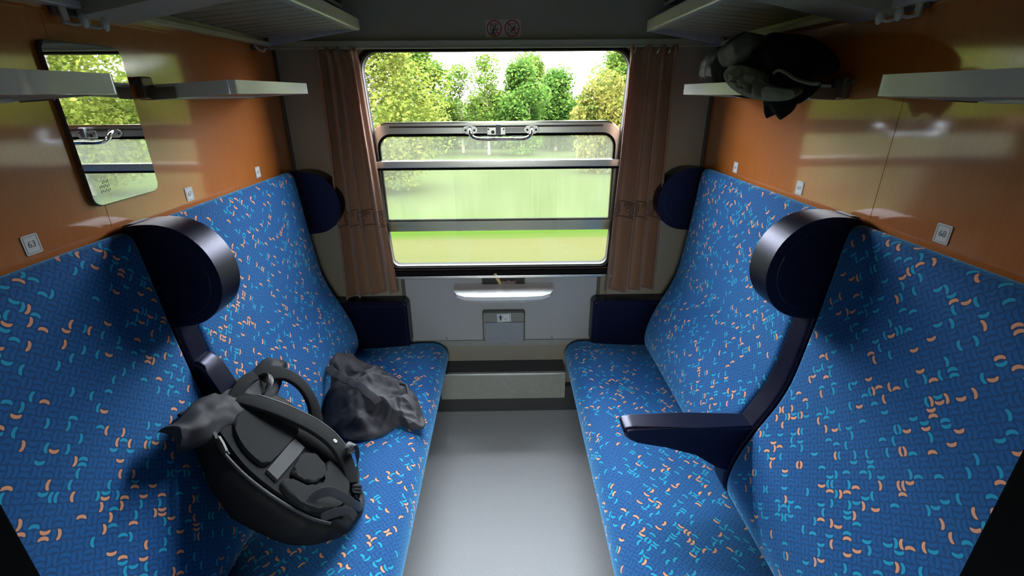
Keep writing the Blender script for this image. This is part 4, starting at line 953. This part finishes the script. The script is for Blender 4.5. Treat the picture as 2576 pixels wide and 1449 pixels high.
# buckles and webbing at the lower end
def bkl(u_, v_, n_, rot, w_=0.030, l_=0.034):
    bm = bmesh.new(); box(bm, -w_/2, w_/2, -l_/2, l_/2, -0.005, 0.005, 0.002); box(bm, -w_/2+0.005, w_/2-0.005, -0.003, 0.004, 0.003, 0.007, 0.001)
    box(bm, -w_/2, w_/2, l_/2-0.006, l_/2, 0.002, 0.008, 0.001); box(bm, -w_/2, w_/2, -l_/2, -l_/2+0.006, 0.002, 0.008, 0.001)
    bmesh.ops.transform(bm, matrix=Matrix.Translation((u_, v_, n_)) @ Matrix.Rotation(rot, 4, 'Z') @ Matrix.Rotation(0.35, 4, 'X'), verts=bm.verts[:]); return link('buckle', bm, BP_P, bpk, 40)
bkl(0.108, 0.150, 0.060, -0.15, 0.034, 0.024); bkl(0.052, 0.052, 0.012, -0.7, 0.038, 0.026)
strap([Lp(0.100, 0.155, 0.058), Lp(0.125, 0.160, 0.072), Lp(0.150, 0.145, 0.060), Lp(0.158, 0.115, 0.030), Lp(0.140, 0.085, 0.005), Lp(0.10, 0.06, -0.01)], 0.026, 0.003, 'webbing', BP_S, puff=0, nv=Vector((0.5, 0.2, 0.8)))
strap([Lp(-0.150, 0.125, 0.006), Lp(-0.120, 0.132, 0.030), Lp(-0.085, 0.110, 0.046), Lp(-0.055, 0.070, 0.040), Lp(-0.020, 0.030, 0.022), Lp(0.015, 0.010, 0.006), Lp(0.045, 0.012, 0.0), Lp(0.062, 0.035, 0.006), Lp(0.058, 0.055, 0.012)], 0.026, 0.003, 'webbing', BP_S, puff=0, nv=Vector((-0.3, -0.5, 0.8)))
strap([Lp(-0.125, 0.080, 0.000), Lp(-0.085, 0.055, 0.016), Lp(-0.055, 0.030, 0.020), Lp(-0.045, 0.004, 0.010)], 0.024, 0.003, 'webbing', BP_S, puff=0, nv=Vector((-0.3, -0.5, 0.8)))

# ------------------------------------------------------------------ jacket on the left bench
def ridged(p, k):
    s_ = 0; a = 1.0; q = p*k
    for i in range(3): s_ += a*(1-math.sqrt(noise.noise(q)**2+0.0016)*2.2); q = q*2.0+Vector((3.1, 7.7, 1.3)); a *= 0.36
    return s_
def heap(name, rim, peak, hts, mat, parent, seed, kn=11.0, amp=0.022, nr=26, mult=14, floor_z=None):
    """cloth heap: closed rim polyline (3-D), raised ridge line, folded by ridged noise"""
    R_ = catmull(rim, mult, True); n = len(R_); bm = bmesh.new(); rows = []
    for j in range(nr+1):
        t = j/nr; row = []
        for i, p in enumerate(R_):
            c = peak(p)
            q = p.lerp(c, t); q.z = p.z+(c.z-p.z)*math.sin(t*PI/2)**0.8+0.0
            h = math.sin(min(1, t*2.2)*PI/2)
            f = ridged(Vector((q.x, q.y, q.z*0.6))+Vector((seed, seed*2, 0)), kn)
            d = Vector((noise.noise(q*7+Vector((seed, 0, 0))), noise.noise(q*7+Vector((0, seed, 5))), 0))*0.035*h*(1-t*0.5)
            q = q+d+Vector((0, 0, (f-0.8)*amp*h))
            if floor_z is not None: q.z = max(q.z, floor_z)
            row.append(bm.verts.new(q))
        rows.append(row)
    for j in range(nr):
        for i in range(n): bm.faces.new((rows[j][i], rows[j][(i+1) % n], rows[j+1][(i+1) % n], rows[j+1][i]))
    # underside
    cen = Vector((0, 0, 0))
    for p in R_: cen += p
    cv = bm.verts.new(cen/n-Vector((0, 0, 0.002)))
    for i in range(n): bm.faces.new((rows[0][(i+1) % n], rows[0][i], cv))
    bmesh.ops.remove_doubles(bm, verts=bm.verts[:], dist=0.0004)
    bmesh.ops.recalc_face_normals(bm, faces=bm.faces[:])
    return link(name, bm, mat, parent, 80)
jk = thing('crumpled_jacket', 'crumpled thin black jacket lying beside the backpack on the left bench', 'jacket', (-0.55, -0.62, 0.45))
off = Vector(jk.location)
rim = [(-0.790, -0.47, 0.50), (-0.742, -0.34, 0.505), (-0.668, -0.30, 0.475), (-0.58, -0.33, 0.462), (-0.49, -0.40, 0.462), (-0.43, -0.46, 0.462), (-0.375, -0.53, 0.462), (-0.335, -0.62, 0.462), (-0.296, -0.745, 0.460), (-0.345, -0.765, 0.462), (-0.40, -0.745, 0.462), (-0.46, -0.80, 0.460), (-0.56, -0.815, 0.458), (-0.64, -0.76, 0.455), (-0.72, -0.68, 0.450), (-0.765, -0.58, 0.46)]
rim = [Vector(p)-off for p in rim]
ridge_a, ridge_b = Vector((-0.72, -0.46, 0.60))-off, Vector((-0.42, -0.65, 0.535))-off
def pk(p):
    d = ridge_b-ridge_a; t = max(0.0, min(1.0, (p-ridge_a).dot(d)/d.dot(d)))
    return ridge_a+d*t
heap('jacket_body', rim, pk, None, JACK, jk, 3.7, 7.0, 0.034, 40, 18, 0.455-0.45)
bm = bmesh.new(); rm = catmull([Vector((-0.735, -0.50, 0.585))-off, Vector((-0.70, -0.56, 0.60))-off, Vector((-0.63, -0.60, 0.585))-off, Vector((-0.56, -0.64, 0.575))-off, Vector((-0.48, -0.70, 0.545))-off], 10)
ribbon(bm, [p+Vector((0, 0, 0.004*math.sin(i*0.9))) for i, p in enumerate(rm)], Vector((0.2, -0.5, 0.8)), 0.034, 0.006); link('waistband', bm, JACK, jk, 60)
bm = bmesh.new(); path = catmull([Vector((-0.43, -0.53, 0.515))-off, Vector((-0.40, -0.56, 0.525))-off, Vector((-0.385, -0.60, 0.515))-off, Vector((-0.378, -0.64, 0.500))-off, Vector((-0.39, -0.69, 0.488))-off], 8)
tube(bm, path, 0.007, 8); link('cuff', bm, JACK, jk, 60)

# ------------------------------------------------------------------ coat on the right-hand shelf
ct = thing('folded_coat', 'dark padded coat with grey-green lining heaped on the far right shelf', 'coat', (0.82, -0.6, 1.69))
co_ = Vector(ct.location)
def blob(name, outline, xf_, xb, mat, seed, parent=ct, bulge=0.07, nr=14, amp=0.016, kn=10):
    """puffy cloth: outline in (y, z), front surface bulging towards the room from xf_, back surface flat near xb"""
    O = catmull([(0, a, b) for a, b in outline], 6, True); n = len(O)
    c = Vector((0, 0, 0))
    for p in O: c += p
    c /= n; bm = bmesh.new(); side_rows = []
    for sd in (0, 1):
        rows = []
        for j in range(nr+1):
            t = j/nr; row = []
            for p in O:
                q = p.lerp(c, t); h = math.sin(min(1, t*1.6)*PI/2)
                if sd == 0:
                    f = ridged(Vector((0, q.y, q.z))+Vector((seed, 0, 0)), kn)
                    x = xf_-bulge*h-(f-0.8)*amp*h
                else: x = xf_+(xb-xf_)*h
                row.append(Vector((x, q.y+0.008*h*noise.noise(q*30), q.z))-co_)
            rows.append(row)
        side_rows.append(rows)
    FV = [[bm.verts.new(p) for p in r] for r in side_rows[0]]
    BV = [FV[0]]+[[bm.verts.new(p) for p in r] for r in side_rows[1][1:]]
    for S, rev in ((FV, False), (BV, True)):
        for j in range(nr):
            for i in range(n):
                q = (S[j][i], S[j][(i+1) % n], S[j+1][(i+1) % n], S[j+1][i])
                bm.faces.new(q if not rev else tuple(reversed(q)))
    bmesh.ops.remove_doubles(bm, verts=bm.verts[:], dist=0.0004); bmesh.ops.recalc_face_normals(bm, faces=bm.faces[:])
    return link(name, bm, mat, parent, 80)
blob('coat_body', [(-0.34, 1.70), (-0.35, 1.755), (-0.42, 1.815), (-0.56, 1.835), (-0.62, 1.80), (-0.72, 1.815), (-0.80, 1.805), (-0.93, 1.785), (-1.03, 1.735), (-1.04, 1.695), (-0.97, 1.675), (-0.94, 1.63), (-0.80, 1.640), (-0.62, 1.640), (-0.45, 1.66)], 0.80, 0.915, COATB, 1.0)
blob('hanging_sleeve', [(-0.84, 1.69), (-0.86, 1.64), (-0.885, 1.592), (-0.92, 1.605), (-0.965, 1.592), (-1.0, 1.64), (-1.01, 1.69), (-0.93, 1.71)], 0.745, 0.785, COATB, 5.0, bulge=0.02, amp=0.008)
blob('turned_collar', [(-0.588, 1.737), (-0.564, 1.784), (-0.666, 1.808), (-0.738, 1.816), (-0.777, 1.798), (-0.779, 1.768), (-0.743, 1.739), (-0.672, 1.725), (-0.628, 1.731)], 0.728, 0.86, simple('coat_collar', (0.03, 0.031, 0.026), 0.7), 9.0, bulge=0.03, amp=0.008)
blob('lining', [(-0.655, 1.712), (-0.690, 1.728), (-0.777, 1.728), (-0.852, 1.709), (-0.917, 1.680), (-1.0, 1.666), (-1.060, 1.661), (-1.052, 1.641), (-0.952, 1.636), (-0.84, 1.644), (-0.74, 1.664), (-0.675, 1.690)], 0.708, 0.79, COATG, 12.0, bulge=0.008, amp=0.022, kn=18)
blob('side_sleeve', [(-0.311, 1.713), (-0.314, 1.756), (-0.357, 1.790), (-0.43, 1.800), (-0.50, 1.765), (-0.56, 1.703), (-0.479, 1.691), (-0.357, 1.693)], 0.765, 0.88, COATS, 15.0, bulge=0.02, amp=0.012, kn=14)
bm = bmesh.new(); tube(bm, catmull([Vector(p)-co_ for p in ((0.716, -0.94, 1.702), (0.712, -0.97, 1.708), (0.710, -1.01, 1.700), (0.712, -1.05, 1.686), (0.718, -1.10, 1.676), (0.722, -1.13, 1.674))], 8), 0.004, 8); link('piping', bm, COATG, ct, 60)
